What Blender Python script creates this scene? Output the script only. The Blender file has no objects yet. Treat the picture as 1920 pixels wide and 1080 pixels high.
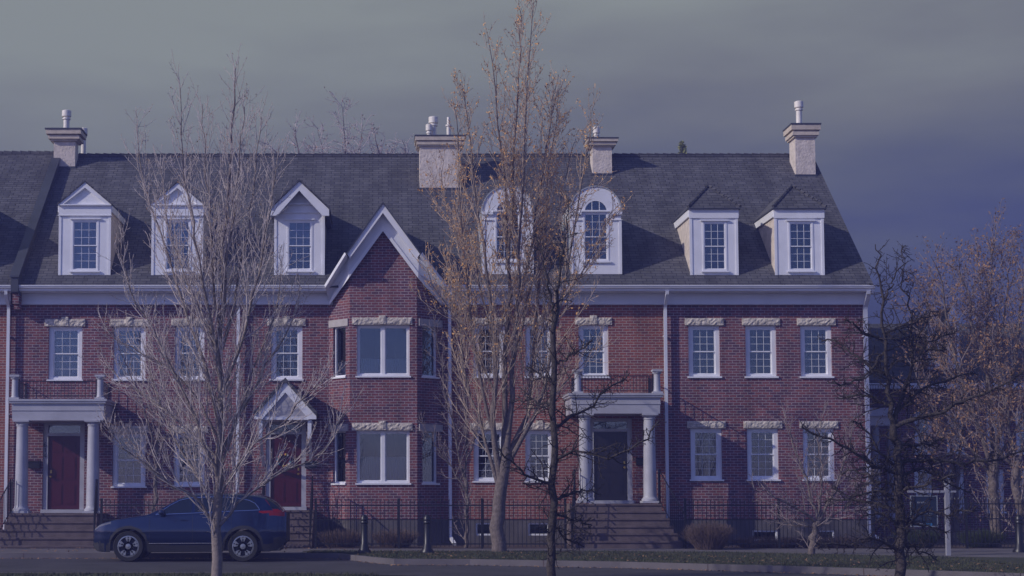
import bpy, math, random
import numpy as np
from mathutils import Vector, Matrix

# ------------------------------------------------------------------ camera
scene = bpy.context.scene
CAM_Y, CAM_Z, FPX, PITCH = -47.0, 1.6, 3000.0, math.radians(4.0)
PPX, PPY = 710.0, 717.0
cam_d = bpy.data.cameras.new("camera"); cam = bpy.data.objects.new("camera", cam_d)
scene.collection.objects.link(cam)
cam.location = (0, CAM_Y, CAM_Z); cam.rotation_euler = (math.radians(90) + PITCH, 0, 0)
cam_d.sensor_width = 36; cam_d.lens = 36 * FPX / 1920
cam_d.shift_x = (960 - PPX) / 1920; cam_d.shift_y = (PPY - 540) / 1920
cam_d.clip_end = 3000; cam_d.clip_start = 0.5
scene.camera = cam
# ------------------------------------------------------------------ light
SUN_DIR = Vector((1.68, 0.76, -1.0)).normalized()
sd = bpy.data.lights.new("sun", 'SUN'); sd.energy = 3.1; sd.angle = math.radians(0.5); sd.color = (1.0, 0.93, 0.86)
sun = bpy.data.objects.new("sun", sd); scene.collection.objects.link(sun)
sun.rotation_euler = SUN_DIR.to_track_quat('-Z', 'Y').to_euler(); sun.location = (-30, -30, 40)
scene.view_settings.view_transform = 'Standard'; scene.view_settings.look = 'None'
EXPO = -0.2
scene.view_settings.exposure = EXPO; scene.view_settings.gamma = 1.0
w = bpy.data.worlds.new("World"); scene.world = w; w.use_nodes = True
nt = w.node_tree; nt.nodes.clear()
def N(t, typ, **kw):
    n = t.nodes.new(typ)
    for k, v in kw.items(): setattr(n, k, v)
    return n
sky = N(nt, 'ShaderNodeTexSky', sky_type='NISHITA'); sky.sun_disc = False
sky.sun_elevation = math.asin(-SUN_DIR.z); sky.sun_rotation = math.atan2(-SUN_DIR.x, -SUN_DIR.y) % (2 * math.pi)
sky.ozone_density = 4.0; sky.dust_density = 0.5; sky.air_density = 1.0
tint = N(nt, 'ShaderNodeMixRGB', blend_type='MULTIPLY'); tint.inputs[0].default_value = 1
tint.inputs[2].default_value = (0.86, 0.76, 1.22, 1)
bg1 = N(nt, 'ShaderNodeBackground'); bg1.inputs[1].default_value = 0.125
nt.links.new(sky.outputs[0], tint.inputs[1]); nt.links.new(tint.outputs[0], bg1.inputs[0])
tc = N(nt, 'ShaderNodeTexCoord'); sep = N(nt, 'ShaderNodeSeparateXYZ'); nt.links.new(tc.outputs['Generated'], sep.inputs[0])
mp = N(nt, 'ShaderNodeMapping'); mp.inputs['Scale'].default_value = (2.2, 2.2, 9.0); nt.links.new(tc.outputs['Generated'], mp.inputs[0])
nz = N(nt, 'ShaderNodeTexNoise'); nz.inputs['Scale'].default_value = 1.9; nz.inputs['Detail'].default_value = 5; nz.inputs['Roughness'].default_value = .5
nt.links.new(mp.outputs[0], nz.inputs[0])
ma = N(nt, 'ShaderNodeMath', operation='MULTIPLY_ADD'); nt.links.new(nz.outputs[0], ma.inputs[0]); ma.inputs[1].default_value = 0.20
nt.links.new(sep.outputs[2], ma.inputs[2])
mx = N(nt, 'ShaderNodeMath', operation='MULTIPLY_ADD'); nt.links.new(sep.outputs[0], mx.inputs[0]); mx.inputs[1].default_value = -0.09
nt.links.new(ma.outputs[0], mx.inputs[2])
cr = N(nt, 'ShaderNodeValToRGB'); nt.links.new(mx.outputs[0], cr.inputs[0])
def lin(c): return tuple(((v / 255) / 12.92 if v / 255 <= .04045 else ((v / 255 + .055) / 1.055) ** 2.4) for v in c)
E = 2 ** -EXPO
stops = [(0.12, (56, 62, 98)), (0.21, (75, 83, 116)), (0.265, (96, 102, 118)), (0.32, (117, 121, 126)), (0.40, (140, 147, 144))]
el = cr.color_ramp.elements
while len(el) < len(stops): el.new(0.5)
for e_, (p, c) in zip(el, stops):
    e_.position = p; l = lin(c); e_.color = (l[0] * E, l[1] * E, l[2] * E, 1)
bg2 = N(nt, 'ShaderNodeBackground'); nt.links.new(cr.outputs[0], bg2.inputs[0]); bg2.inputs[1].default_value = 1.0
mr = N(nt, 'ShaderNodeMapRange'); mr.inputs['From Min'].default_value = -0.15; mr.inputs['From Max'].default_value = 0.35
nt.links.new(sep.outputs[1], mr.inputs['Value'])
ms = N(nt, 'ShaderNodeMixShader'); nt.links.new(mr.outputs[0], ms.inputs[0]); nt.links.new(bg1.outputs[0], ms.inputs[1]); nt.links.new(bg2.outputs[0], ms.inputs[2])
wo = N(nt, 'ShaderNodeOutputWorld'); nt.links.new(ms.outputs[0], wo.inputs[0])

# ------------------------------------------------------------------ helpers
cp, sp = math.cos(PITCH), math.sin(PITCH)
def P(px, py, Y=0.0):
    dx, dy = px - PPX, PPY - py
    ry = FPX * cp - dy * sp; rz = FPX * sp + dy * cp
    t = (Y - CAM_Y) / ry
    return Vector((dx * t, Y, CAM_Z + rz * t))
def RX(x0, x1, y0, y1, Y=0.0):
    ym = (y0 + y1) / 2
    return P(x0, ym, Y).x, P(x1, ym, Y).x, P(0, y1, Y).z, P(0, y0, Y).z   # x0,x1,z0,z1
def ZP(py, Y=0.0): return P(0, py, Y).z

MATS = {}
def mat(name, col, rough=.7, var=.0, scale=4.0, bump=0.0, bscale=30.0, metal=0.0, spec=.5, col2=None, coat=0.0):
    m = bpy.data.materials.new(name); m.use_nodes = True; t = m.node_tree
    b = t.nodes['Principled BSDF']; b.inputs['Base Color'].default_value = (*col, 1)
    b.inputs['Roughness'].default_value = rough; b.inputs['Metallic'].default_value = metal
    b.inputs['Specular IOR Level'].default_value = spec; b.inputs['Coat Weight'].default_value = coat
    tcn = N(t, 'ShaderNodeTexCoord')
    if var > 0 or col2:
        n = N(t, 'ShaderNodeTexNoise'); n.inputs['Scale'].default_value = scale; n.inputs['Detail'].default_value = 6
        t.links.new(tcn.outputs['Object'], n.inputs[0])
        r = N(t, 'ShaderNodeValToRGB'); r.color_ramp.elements[0].position = .3; r.color_ramp.elements[1].position = .7
        if col2: r.color_ramp.elements[0].color = (*col, 1); r.color_ramp.elements[1].color = (*col2, 1)
        else:
            r.color_ramp.elements[0].color = (*[c * (1 - var) for c in col], 1); r.color_ramp.elements[1].color = (*[min(1, c * (1 + var)) for c in col], 1)
        t.links.new(n.outputs[0], r.inputs[0]); t.links.new(r.outputs[0], b.inputs['Base Color'])
    if bump > 0:
        n2 = N(t, 'ShaderNodeTexNoise'); n2.inputs['Scale'].default_value = bscale; n2.inputs['Detail'].default_value = 5
        t.links.new(tcn.outputs['Object'], n2.inputs[0])
        bm_ = N(t, 'ShaderNodeBump'); bm_.inputs['Strength'].default_value = bump; bm_.inputs['Distance'].default_value = .03
        t.links.new(n2.outputs[0], bm_.inputs['Height']); t.links.new(bm_.outputs[0], b.inputs['Normal'])
    MATS[name] = m; return m
def brickmat(name, c1, c2, mortar, bw, bh, ms_, rough=.85, bias=0.0, bump=.5, offset=.5, dark=None):
    m = bpy.data.materials.new(name); m.use_nodes = True; t = m.node_tree; b = t.nodes['Principled BSDF']
    b.inputs['Roughness'].default_value = rough; b.inputs['Specular IOR Level'].default_value = .25
    uv = N(t, 'ShaderNodeUVMap'); uv.uv_map = 'uv'
    br = N(t, 'ShaderNodeTexBrick'); br.offset = offset
    for k, v in (('Color1', (*c1, 1)), ('Color2', (*c2, 1)), ('Mortar', (*mortar, 1))): br.inputs[k].default_value = v
    br.inputs['Scale'].default_value = 1; br.inputs['Mortar Size'].default_value = ms_; br.inputs['Mortar Smooth'].default_value = .3
    br.inputs['Bias'].default_value = bias; br.inputs['Brick Width'].default_value = bw; br.inputs['Row Height'].default_value = bh
    t.links.new(uv.outputs[0], br.inputs[0])
    mpp = N(t, 'ShaderNodeMapping'); mpp.inputs['Scale'].default_value = (2.2, .45, 1); t.links.new(uv.outputs[0], mpp.inputs[0])
    n = N(t, 'ShaderNodeTexNoise'); n.inputs['Scale'].default_value = .9; n.inputs['Detail'].default_value = 8; n.inputs['Roughness'].default_value = .65; t.links.new(mpp.outputs[0], n.inputs[0])
    r = N(t, 'ShaderNodeMapRange'); r.inputs['From Min'].default_value = .3; r.inputs['From Max'].default_value = .7; r.inputs['To Min'].default_value = .68; r.inputs['To Max'].default_value = 1.28
    t.links.new(n.outputs[0], r.inputs[0])
    mu = N(t, 'ShaderNodeVectorMath', operation='SCALE'); t.links.new(br.outputs[0], mu.inputs[0]); t.links.new(r.outputs[0], mu.inputs['Scale'])
    t.links.new(mu.outputs[0], b.inputs['Base Color'])
    bp = N(t, 'ShaderNodeBump'); bp.inputs['Strength'].default_value = bump; bp.inputs['Distance'].default_value = .012; bp.invert = True
    t.links.new(br.outputs['Fac'], bp.inputs['Height']); t.links.new(bp.outputs[0], b.inputs['Normal'])
    MATS[name] = m; return m
brickmat('brick_purple', (.22, .075, .075), (.085, .045, .07), (.36, .31, .33), .215, .078, .0085, bias=-.12)
brickmat('brick_orange', (.27, .085, .062), (.14, .055, .060), (.38, .32, .30), .215, .078, .0085, bias=-.25)
brickmat('shingle', (.082, .082, .090), (.125, .123, .130), (.030, .030, .036), .31, .14, .010, rough=.95, bias=-.1, bump=.8, offset=.37)
brickmat('paver', (.19, .13, .11), (.26, .19, .16), (.12, .1, .09), .2, .1, .006)
mat('trim_shaded', (.42, .42, .46), .5, var=.10, scale=3)  # off-white trim, with dimmer light at street level put into its colour
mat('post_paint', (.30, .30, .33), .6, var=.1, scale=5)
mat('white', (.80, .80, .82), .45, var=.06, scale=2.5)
mat('panel_grey', (.36, .35, .38), .8, var=.12, scale=8)
mat('twig_dim', (.26, .21, .20), .9, var=.2, scale=3)
mat('frieze', (.70, .71, .76), .5, var=.06, scale=1.5)
mat('stucco', (.64, .56, .48), .9, var=.16, scale=5, bump=.7, bscale=16)
mat('stucco_cap', (.56, .48, .38), .8, var=.15, scale=6, bump=.3)
mat('stone', (.58, .52, .44), .9, var=.30, scale=9, bump=1.0, bscale=18)
mat('smoothstone', (.42, .39, .37), .8, var=.1, scale=5)
mat('steps', (.13, .10, .095), .9, var=.25, scale=3, bump=.3)
mat('concrete', (.125, .112, .115), .9, var=.18, scale=1.2, bump=.2, bscale=40)
mat('foundation', (.11, .10, .10), .9, var=.2, scale=2, bump=.2)
mat('asphalt', (.045, .042, .048), .9, var=.30, scale=.9, bump=.3, bscale=90)
mat('soil', (.075, .05, .04), 1, var=.4, scale=3, bump=.6, bscale=20)
mat('grass', (.025, .036, .015), 1, col2=(.055, .05, .026), scale=2.5, bump=.8, bscale=60)
mat('blade', (.03, .05, .018), .8, col2=(.08, .07, .035), scale=3)
mat('flashing', (.045, .05, .065), .55, var=.15, scale=2)
mat('iron', (.012, .012, .015), .4)
mat('pipe', (.78, .73, .64), .45, var=.08)
mat('zinc', (.42, .44, .46), .5, var=.1)
mat('interior', (.022, .024, .032), .9)
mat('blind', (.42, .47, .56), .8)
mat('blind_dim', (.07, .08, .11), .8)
mat('door_red', (.065, .006, .013), .35)
mat('door_dark', (.018, .016, .022), .25)
mat('brass', (.5, .35, .12), .3, metal=1)
mat('carpaint', (.002, .012, .055), .28, metal=.35, coat=1.0)
mat('carplastic', (.025, .025, .03), .6)
mat('tyre', (.015, .015, .016), .85)
mat('alloy', (.36, .37, .39), .35, metal=.7)
mat('chrome', (.7, .7, .72), .15, metal=1)
mat('lens_red', (.25, .008, .010), .2)
mat('lens_clear', (.16, .16, .18), .12)
mat('carglass', (.008, .012, .016), .04, spec=1.0)
mat('bark_pale', (.22, .18, .165), .9, var=.25, scale=14, bump=.5, bscale=40)
mat('twig_pale', (.52, .45, .43), .9, var=.2, scale=3)
mat('bark_mid', (.155, .125, .11), .95, var=.3, scale=12, bump=.8, bscale=25)
mat('twig_warm', (.46, .36, .27), .9, var=.25, scale=3)
mat('bark_dark', (.055, .045, .042), .95, var=.4, scale=9, bump=.9, bscale=30)
mat('twig_dark', (.035, .028, .03), .9, var=.3, scale=5)
mat('bud_orange', (.85, .48, .15), .8, col2=(.55, .28, .10), scale=1.5)
mat('bud_brown', (.40, .22, .10), .8, col2=(.14, .09, .06), scale=1.5)
mat('shrub_green', (.04, .06, .025), .9, col2=(.08, .10, .04), scale=4)
mat('spruce', (.16, .19, .05), .9, col2=(.34, .34, .11), scale=4)
mat('shrub_brown', (.20, .14, .11), .95, col2=(.11, .08, .07), scale=5)
mat('sign_dark', (.012, .022, .045), .5)
mat('sign_ink', (.22, .24, .27), .6)
mat('sign_blue', (.03, .16, .35), .6)
mat('wreath_red', (.4, .04, .05), .6); mat('wreath_gold', (.5, .35, .06), .6); mat('wreath_teal', (.03, .3, .42), .6); mat('wreath_pale', (.6, .6, .62), .6)
mat('film', (.55, .60, .66), .7)
# window glass: thin pane, partly clear and partly mirror
g = bpy.data.materials.new('glass'); g.use_nodes = True; t = g.node_tree; t.nodes.clear()
tr = N(t, 'ShaderNodeBsdfTransparent'); tr.inputs[0].default_value = (.72, .78, .84, 1)
gl = N(t, 'ShaderNodeBsdfGlossy'); gl.inputs['Roughness'].default_value = .015; gl.inputs[0].default_value = (.82, .92, 1, 1)
fr = N(t, 'ShaderNodeFresnel'); fr.inputs[0].default_value = 2.3
mxx = N(t, 'ShaderNodeMixShader'); o_ = N(t, 'ShaderNodeOutputMaterial')
t.links.new(fr.outputs[0], mxx.inputs[0]); t.links.new(tr.outputs[0], mxx.inputs[1]); t.links.new(gl.outputs[0], mxx.inputs[2]); t.links.new(mxx.outputs[0], o_.inputs[0])
MATS['glass'] = g

class MB:
    def __init__(s, M=None): s.v = []; s.f = []; s.m = []; s.M = M or Matrix.Identity(4)
    def pt(s, p): s.v.append(s.M @ Vector(p)); return len(s.v) - 1
    def face(s, pts, m):
        s.f.append([s.pt(p) for p in pts]); s.m.append(m)
    def box(s, x0, x1, y0, y1, z0, z1, m, skip=''):
        if x0 > x1: x0, x1 = x1, x0
        if y0 > y1: y0, y1 = y1, y0
        if z0 > z1: z0, z1 = z1, z0
        c = [(x0, y0, z0), (x1, y0, z0), (x1, y1, z0), (x0, y1, z0), (x0, y0, z1), (x1, y0, z1), (x1, y1, z1), (x0, y1, z1)]
        i = [s.pt(p) for p in c]
        for q in ((0, 1, 5, 4), (1, 2, 6, 5), (2, 3, 7, 6), (3, 0, 4, 7), (4, 5, 6, 7), (3, 2, 1, 0)):
            s.f.append([i[k] for k in q]); s.m.append(m)
    def prism(s, poly, y0, y1, m, mside=None):      # poly of (x,z), counter-clockwise seen from -Y
        a = [s.pt((x, y0, z)) for x, z in poly]; b = [s.pt((x, y1, z)) for x, z in poly]
        s.f.append(a); s.m.append(m); s.f.append(b[::-1]); s.m.append(m)
        n = len(poly)
        for i in range(n):
            j = (i + 1) % n; s.f.append([a[j], a[i], b[i], b[j]]); s.m.append(mside or m)
    def xprism(s, poly, x0, x1, m):                 # poly of (y,z)
        a = [s.pt((x0, y, z)) for y, z in poly]; b = [s.pt((x1, y, z)) for y, z in poly]
        s.f.append(a[::-1]); s.m.append(m); s.f.append(b); s.m.append(m)
        n = len(poly)
        for i in range(n):
            j = (i + 1) % n; s.f.append([a[i], a[j], b[j], b[i]]); s.m.append(m)
    def lathe(s, prof, cx, cy, m, n=16, axis='z'):  # prof of (r,h)
        rings = []
        for r, h in prof:
            ring = []
            for k in range(n):
                a = 2 * math.pi * k / n
                if axis == 'z': ring.append(s.pt((cx + r * math.cos(a), cy + r * math.sin(a), h)))
                else: ring.append(s.pt((cx + r * math.cos(a), h, cy + r * math.sin(a))))
            rings.append(ring)
        for i in range(len(rings) - 1):
            for k in range(n):
                j = (k + 1) % n; q = [rings[i][k], rings[i][j], rings[i + 1][j], rings[i + 1][k]]
                s.f.append(q if axis == 'z' else q[::-1]); s.m.append(m)
        s.f.append(rings[0][::-1] if axis == 'z' else rings[0]); s.m.append(m); s.f.append(rings[-1] if axis == 'z' else rings[-1][::-1]); s.m.append(m)
    def tube(s, pts, r, m, n=6):
        pts = [Vector(p) for p in pts]; rings = []
        for i, p in enumerate(pts):
            d = (pts[min(i + 1, len(pts) - 1)] - pts[max(i - 1, 0)]).normalized()
            a = d.orthogonal().normalized() if i == 0 else (a - d * a.dot(d)).normalized()
            b = d.cross(a); rr = r[i] if isinstance(r, (list, tuple)) else r
            rings.append([s.pt(p + (a * math.cos(2 * math.pi * k / n) + b * math.sin(2 * math.pi * k / n)) * rr) for k in range(n)])
        for i in range(len(rings) - 1):
            for k in range(n):
                j = (k + 1) % n; s.f.append([rings[i][k], rings[i][j], rings[i + 1][j], rings[i + 1][k]]); s.m.append(m)
        s.f.append(rings[0][::-1]); s.m.append(m); s.f.append(rings[-1]); s.m.append(m)
    def build(s, name, parent=None, smooth=False, local=True):
        me = bpy.data.meshes.new(name)
        names = list(dict.fromkeys(s.m))
        me.from_pydata([tuple(v) for v in s.v], [], s.f)
        for n_ in names: me.materials.append(MATS[n_])
        ix = {n_: i for i, n_ in enumerate(names)}
        me.polygons.foreach_set('material_index', [ix[x] for x in s.m])
        uvl = me.uv_layers.new(name='uv'); me.update()
        for p in me.polygons:
            n = p.normal
            if abs(n.z) > .97: tu, tv = Vector((1, 0, 0)), Vector((0, 1, 0))
            else:
                tu = Vector((-n.y, n.x, 0)).normalized(); tv = n.cross(tu)
                if tv.z < 0: tv = -tv
            for li in p.loop_indices:
                co = me.vertices[me.loops[li].vertex_index].co
                uvl.data[li].uv = (co.dot(tu), co.dot(tv))
        if smooth:
            me.polygons.foreach_set('use_smooth', [True] * len(me.polygons))
            try: me.set_sharp_from_angle(angle=math.radians(38))
            except Exception: pass
        o = bpy.data.objects.new(name, me); scene.collection.objects.link(o)
        if parent is not None:
            o.parent = parent
            T = Vector((0, 0, 0)); q = parent
            while q is not None: T += q.location; q = q.parent
            for v in me.vertices: v.co -= T
        return o
def tag(o, label=None, cat=None, group=None, kind=None):
    if label: o['label'] = label
    if cat: o['category'] = cat
    if group: o['group'] = group
    if kind: o['kind'] = kind
    return o
def thing(name, loc, label, cat, group=None):
    o = bpy.data.objects.new(name, None); scene.collection.objects.link(o); o.location = loc
    return tag(o, label, cat, group)

# ------------------------------------------------------------------ ground
def sheet(name, poly, z, m, kind='structure', thick=0.0):
    b = MB()
    if thick: 
        a = [b.pt((x, y, z)) for x, y in poly]; c = [b.pt((x, y, z - thick)) for x, y in poly]
        b.f.append(a); b.m.append(m)
        for i in range(len(poly)):
            j = (i + 1) % len(poly); b.f.append([a[j], a[i], c[i], c[j]]); b.m.append(m)
    else: b.face([(x, y, z) for x, y in poly], m)
    o = b.build(name); tag(o, kind=kind); return o
sheet('ground', [(-1500, -300), (1500, -300), (1500, 2500), (-1500, 2500)], -0.03, 'grass')
sheet('road', [(-200, -30), (200, -30), (200, -4.0), (-200, -4.0)], 0.0, 'asphalt')
KERB = [(-60, -6.85), (-1.9, -6.85), (-1.0, -7.2), (-.1, -9.6), (.35, -10.5), (2.06, -10.65), (5.25, -12.0), (8.6, -14.3), (10.6, -16.0), (14.5, -19.5), (30, -27)]
def offs(line, d):
    out = []
    for i, p in enumerate(line):
        a = Vector(line[max(i - 1, 0)]); c = Vector(line[min(i + 1, len(line) - 1)]); t_ = (c - a).normalized()
        out.append((p[0] - t_.y * d, p[1] + t_.x * d))
    return out
kin = offs(KERB, .16)
kb = MB()
for i in range(len(KERB) - 1):
    a, b2, c, d = KERB[i], KERB[i + 1], kin[i + 1], kin[i]
    kb.face([(*a, .0), (*b2, .0), (b2[0], b2[1] + .02, .135), (a[0], a[1] + .02, .135)], 'concrete')
    kb.face([(a[0], a[1] + .02, .135), (b2[0], b2[1] + .02, .135), (*c, .135), (*d, .135)], 'concrete')
tag(kb.build('kerb'), kind='structure')
jb = MB()
for i in range(len(KERB) - 1):
    a, b2 = Vector(KERB[i]), Vector(KERB[i + 1]); L_ = (b2 - a).length; m_ = int(L_ / 2.4)
    for k in range(1, m_ + 1):
        p = a.lerp(b2, k / (m_ + 1)); d_ = (b2 - a).normalized() * .008; nn = Vector((-d_.y, d_.x)).normalized() * .16
        jb.face([(p.x - d_.x, p.y - d_.y - .004, .0), (p.x + d_.x, p.y + d_.y - .004, .0), (p.x + d_.x, p.y + d_.y + .016, .138), (p.x - d_.x, p.y - d_.y + .016, .138)], 'soil')
        jb.face([(p.x - d_.x, p.y - d_.y + .016, .138), (p.x + d_.x, p.y + d_.y + .016, .138), (p.x + d_.x + nn.x, p.y + d_.y + nn.y, .138), (p.x - d_.x + nn.x, p.y - d_.y + nn.y, .138)], 'soil')
tag(jb.build('kerb_joints'), kind='structure')
SW = [(-60, -6.7), (-1.95, -6.7), (-1.95, -5.2), (6.0, -5.25), (9.0, -5.9), (13.2, -8.8), (18.0, -10.6), (30, -12.0)]
sheet('lawn', [p for p in kin if p[0] > -1.5] + [(30, -12.0), (18, -10.6), (13.2, -8.8), (9, -5.9), (6, -5.25), (-1.95, -5.2), (-1.95, -6.7)], .128, 'grass', thick=.1)
sheet('pavement', SW + [(30, -3.3), (-60, -3.3)], .132, 'concrete', thick=.1)
sheet('garden_bed', [(-60, -3.3), (60, -3.3), (60, 40), (-60, 40)], .12, 'soil')
sheet('brick_path', [(13.6, -17.8), (16.3, -20.6), (17.8, -10.8), (15.2, -9.9)], .142, 'paver')
KN = [(-60, -16.3), (-1.5, -16.3), (0.5, -17.2), (3, -19.5), (12, -25)]
nk = MB()
for i in range(len(KN) - 1):
    a, b2 = KN[i], KN[i + 1]
    nk.face([(a[0], a[1], 0), (b2[0], b2[1], 0), (b2[0], b2[1] - .01, .11), (a[0], a[1] - .01, .11)][::-1], 'concrete')
    nk.face([(a[0], a[1] - .01, .11), (b2[0], b2[1] - .01, .11), (b2[0], b2[1] - .16, .11), (a[0], a[1] - .16, .11)][::-1], 'concrete')
tag(nk.build('near_kerb'), kind='structure')
sheet('near_verge', [(-60, -40), (12, -40), (12, -25.16), (3, -19.66), (0.5, -17.36), (-1.5, -16.46), (-60, -16.46)], .105, 'grass')
sheet('near_verge_end', [(12.0, -40), (60, -40), (60, -26), (12.0, -26)], .1, 'grass')
# grass blades
rng = np.random.default_rng(3)
def blades(n, fn, z, h):
    V = np.zeros((n, 3, 3)); k = 0; pts = fn(n)
    a = rng.uniform(0, 6.28, n); hh = h * rng.uniform(.5, 1.3, n); wd = .006 + .006 * rng.random(n)
    V[:, 0, 0] = pts[:, 0] - wd * np.cos(a); V[:, 0, 1] = pts[:, 1] - wd * np.sin(a)
    V[:, 1, 0] = pts[:, 0] + wd * np.cos(a); V[:, 1, 1] = pts[:, 1] + wd * np.sin(a)
    V[:, 2, 0] = pts[:, 0] + rng.normal(0, .02, n); V[:, 2, 1] = pts[:, 1] + rng.normal(0, .02, n)
    V[:, :2, 2] = z; V[:, 2, 2] = z + hh
    return V.reshape(-1, 3)
def kerby(x):
    return np.interp(x, [p[0] for p in KERB], [p[1] for p in KERB])
def swy(x): return np.interp(x, [-1.95, 6, 9, 13.2, 18, 30], [-5.2, -5.25, -5.9, -8.8, -10.6, -12])
def lawnpts(n):
    x = rng.uniform(-1.8, 13.5, n); lo = kerby(x) + .25; hi = swy(x) - .05
    return np.stack([x, lo + (hi - lo) * rng.random(n)], 1)
def vergepts(n):
    x = rng.uniform(-14, 0, n); return np.stack([x, rng.uniform(-19.5, -16.6, n)], 1)
Vb = np.concatenate([blades(26000, lawnpts, .12, .05), blades(9000, vergepts, .1, .05)])
me = bpy.data.meshes.new('grass_blades'); me.from_pydata(Vb.tolist(), [], np.arange(len(Vb)).reshape(-1, 3).tolist()); me.materials.append(MATS['blade'])
go = bpy.data.objects.new('grass_blades', me); scene.collection.objects.link(go); tag(go, 'short patchy grass on the verges beside the road', 'grass', kind='stuff')

# ------------------------------------------------------------------ windows and walls
def sash(b, x0, x1, z0, z1, y, cols, rows, m='white', fw=.035, gm='glass', bars=True, gy=.02):
    """one sash: rails, muntins, pane, facing -Y, front at y"""
    b.box(x0, x0 + fw, y, y + .035, z0, z1, m); b.box(x1 - fw, x1, y, y + .035, z0, z1, m)
    b.box(x0 + fw, x1 - fw, y, y + .035, z0, z0 + fw, m); b.box(x0 + fw, x1 - fw, y, y + .035, z1 - fw, z1, m)
    if bars:
        for c in range(1, cols):
            x = x0 + fw + (x1 - x0 - 2 * fw) * c / cols; b.box(x - .005, x + .005, y + .006, y + .024, z0 + fw, z1 - fw, m)
        for r in range(1, rows):
            z = z0 + fw + (z1 - z0 - 2 * fw) * r / rows; b.box(x0 + fw, x1 - fw, y + .008, y + .022, z - .005, z + .005, m)
def pane(b, x0, x1, z0, z1, y, gm='glass'): b.face([(x0, y, z0), (x1, y, z0), (x1, y, z1), (x0, y, z1)], gm)
def hung(b, x0, x1, z0, z1, y, fw=.12, m='white', head=None):
    """double hung window trim and sashes (3x3 over 3x3)"""
    b.box(x0, x0 + fw, y, y + .09, z0, z1, m); b.box(x1 - fw, x1, y, y + .09, z0, z1, m)
    b.box(x0 + fw, x1 - fw, y, y + .09, z1 - fw * .75, z1, m); b.box(x0 + fw, x1 - fw, y, y + .09, z0, z0 + fw * .6, m)
    a0, a1, c0, c1 = x0 + fw, x1 - fw, z0 + fw * .6, z1 - fw * .75; zm = (c0 + c1) / 2
    sash(b, a0, a1, zm - .02, c1, y + .02, 3, 3); sash(b, a0, a1, c0, zm + .02, y + .056, 3, 3)
    return a0, a1, c0, c1, zm
def window(parent, x0, x1, z0, z1, y=.07, M=None, blind=0, kind='hung', sill=True, name='window', fw=.12):
    b = MB(M)
    if kind == 'hung': a0, a1, c0, c1, zm = hung(b, x0, x1, z0, z1, y, fw)
    elif kind == 'pair':
        f = .06; b.box(x0, x0 + f, y, y + .09, z0, z1, 'white'); b.box(x1 - f, x1, y, y + .09, z0, z1, 'white')
        b.box(x0 + f, x1 - f, y, y + .09, z1 - f, z1, 'white'); b.box(x0 + f, x1 - f, y, y + .09, z0, z0 + f, 'white')
        xm = (x0 + x1) / 2; b.box(xm - .05, xm + .05, y, y + .09, z0 + f, z1 - f, 'white')
        a0, a1, c0, c1 = x0 + f, x1 - f, z0 + f, z1 - f; zm = (c0 + c1) / 2
        for q0, q1 in ((a0, xm - .05), (xm + .05, a1)): sash(b, q0, q1, c0, c1, y + .03, 1, 1, fw=.03, bars=False)
    else:
        f = .05; b.box(x0, x0 + f, y, y + .09, z0, z1, 'white'); b.box(x1 - f, x1, y, y + .09, z0, z1, 'white')
        b.box(x0 + f, x1 - f, y, y + .09, z1 - f, z1, 'white'); b.box(x0 + f, x1 - f, y, y + .09, z0, z0 + f, 'white')
        a0, a1, c0, c1 = x0 + f, x1 - f, z0 + f, z1 - f; zm = (c0 + c1) / 2
    if sill: b.box(x0 - .04, x1 + .04, -.05, y, z0 - .045, z0 + .002, 'white')
    o = b.build(name, parent)
    g_ = MB(M); 
    if kind == 'hung': pane(g_, a0, a1, zm, c1, y + .036); pane(g_, a0, a1, c0, zm, y + .072)
    else: pane(g_, a0, a1, c0, c1, y + .05)
    g_.build('pane', o)
    if blind:
        q = MB(M); lo = c0 + (c1 - c0) * blind[0]; hi = c0 + (c1 - c0) * blind[1]; yy = y + .13
        n = max(2, int((a1 - a0) / .06)); 
        for k in range(n):       # pleats
            xa = a0 - .01 + (a1 - a0 + .02) * k / n; xb = a0 - .01 + (a1 - a0 + .02) * (k + 1) / n; xm2 = (xa + xb) / 2
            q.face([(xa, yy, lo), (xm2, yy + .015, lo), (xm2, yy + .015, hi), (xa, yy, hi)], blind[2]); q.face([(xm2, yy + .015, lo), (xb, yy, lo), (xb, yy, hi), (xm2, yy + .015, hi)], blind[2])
        q.build('curtain', o)
    return o
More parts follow.
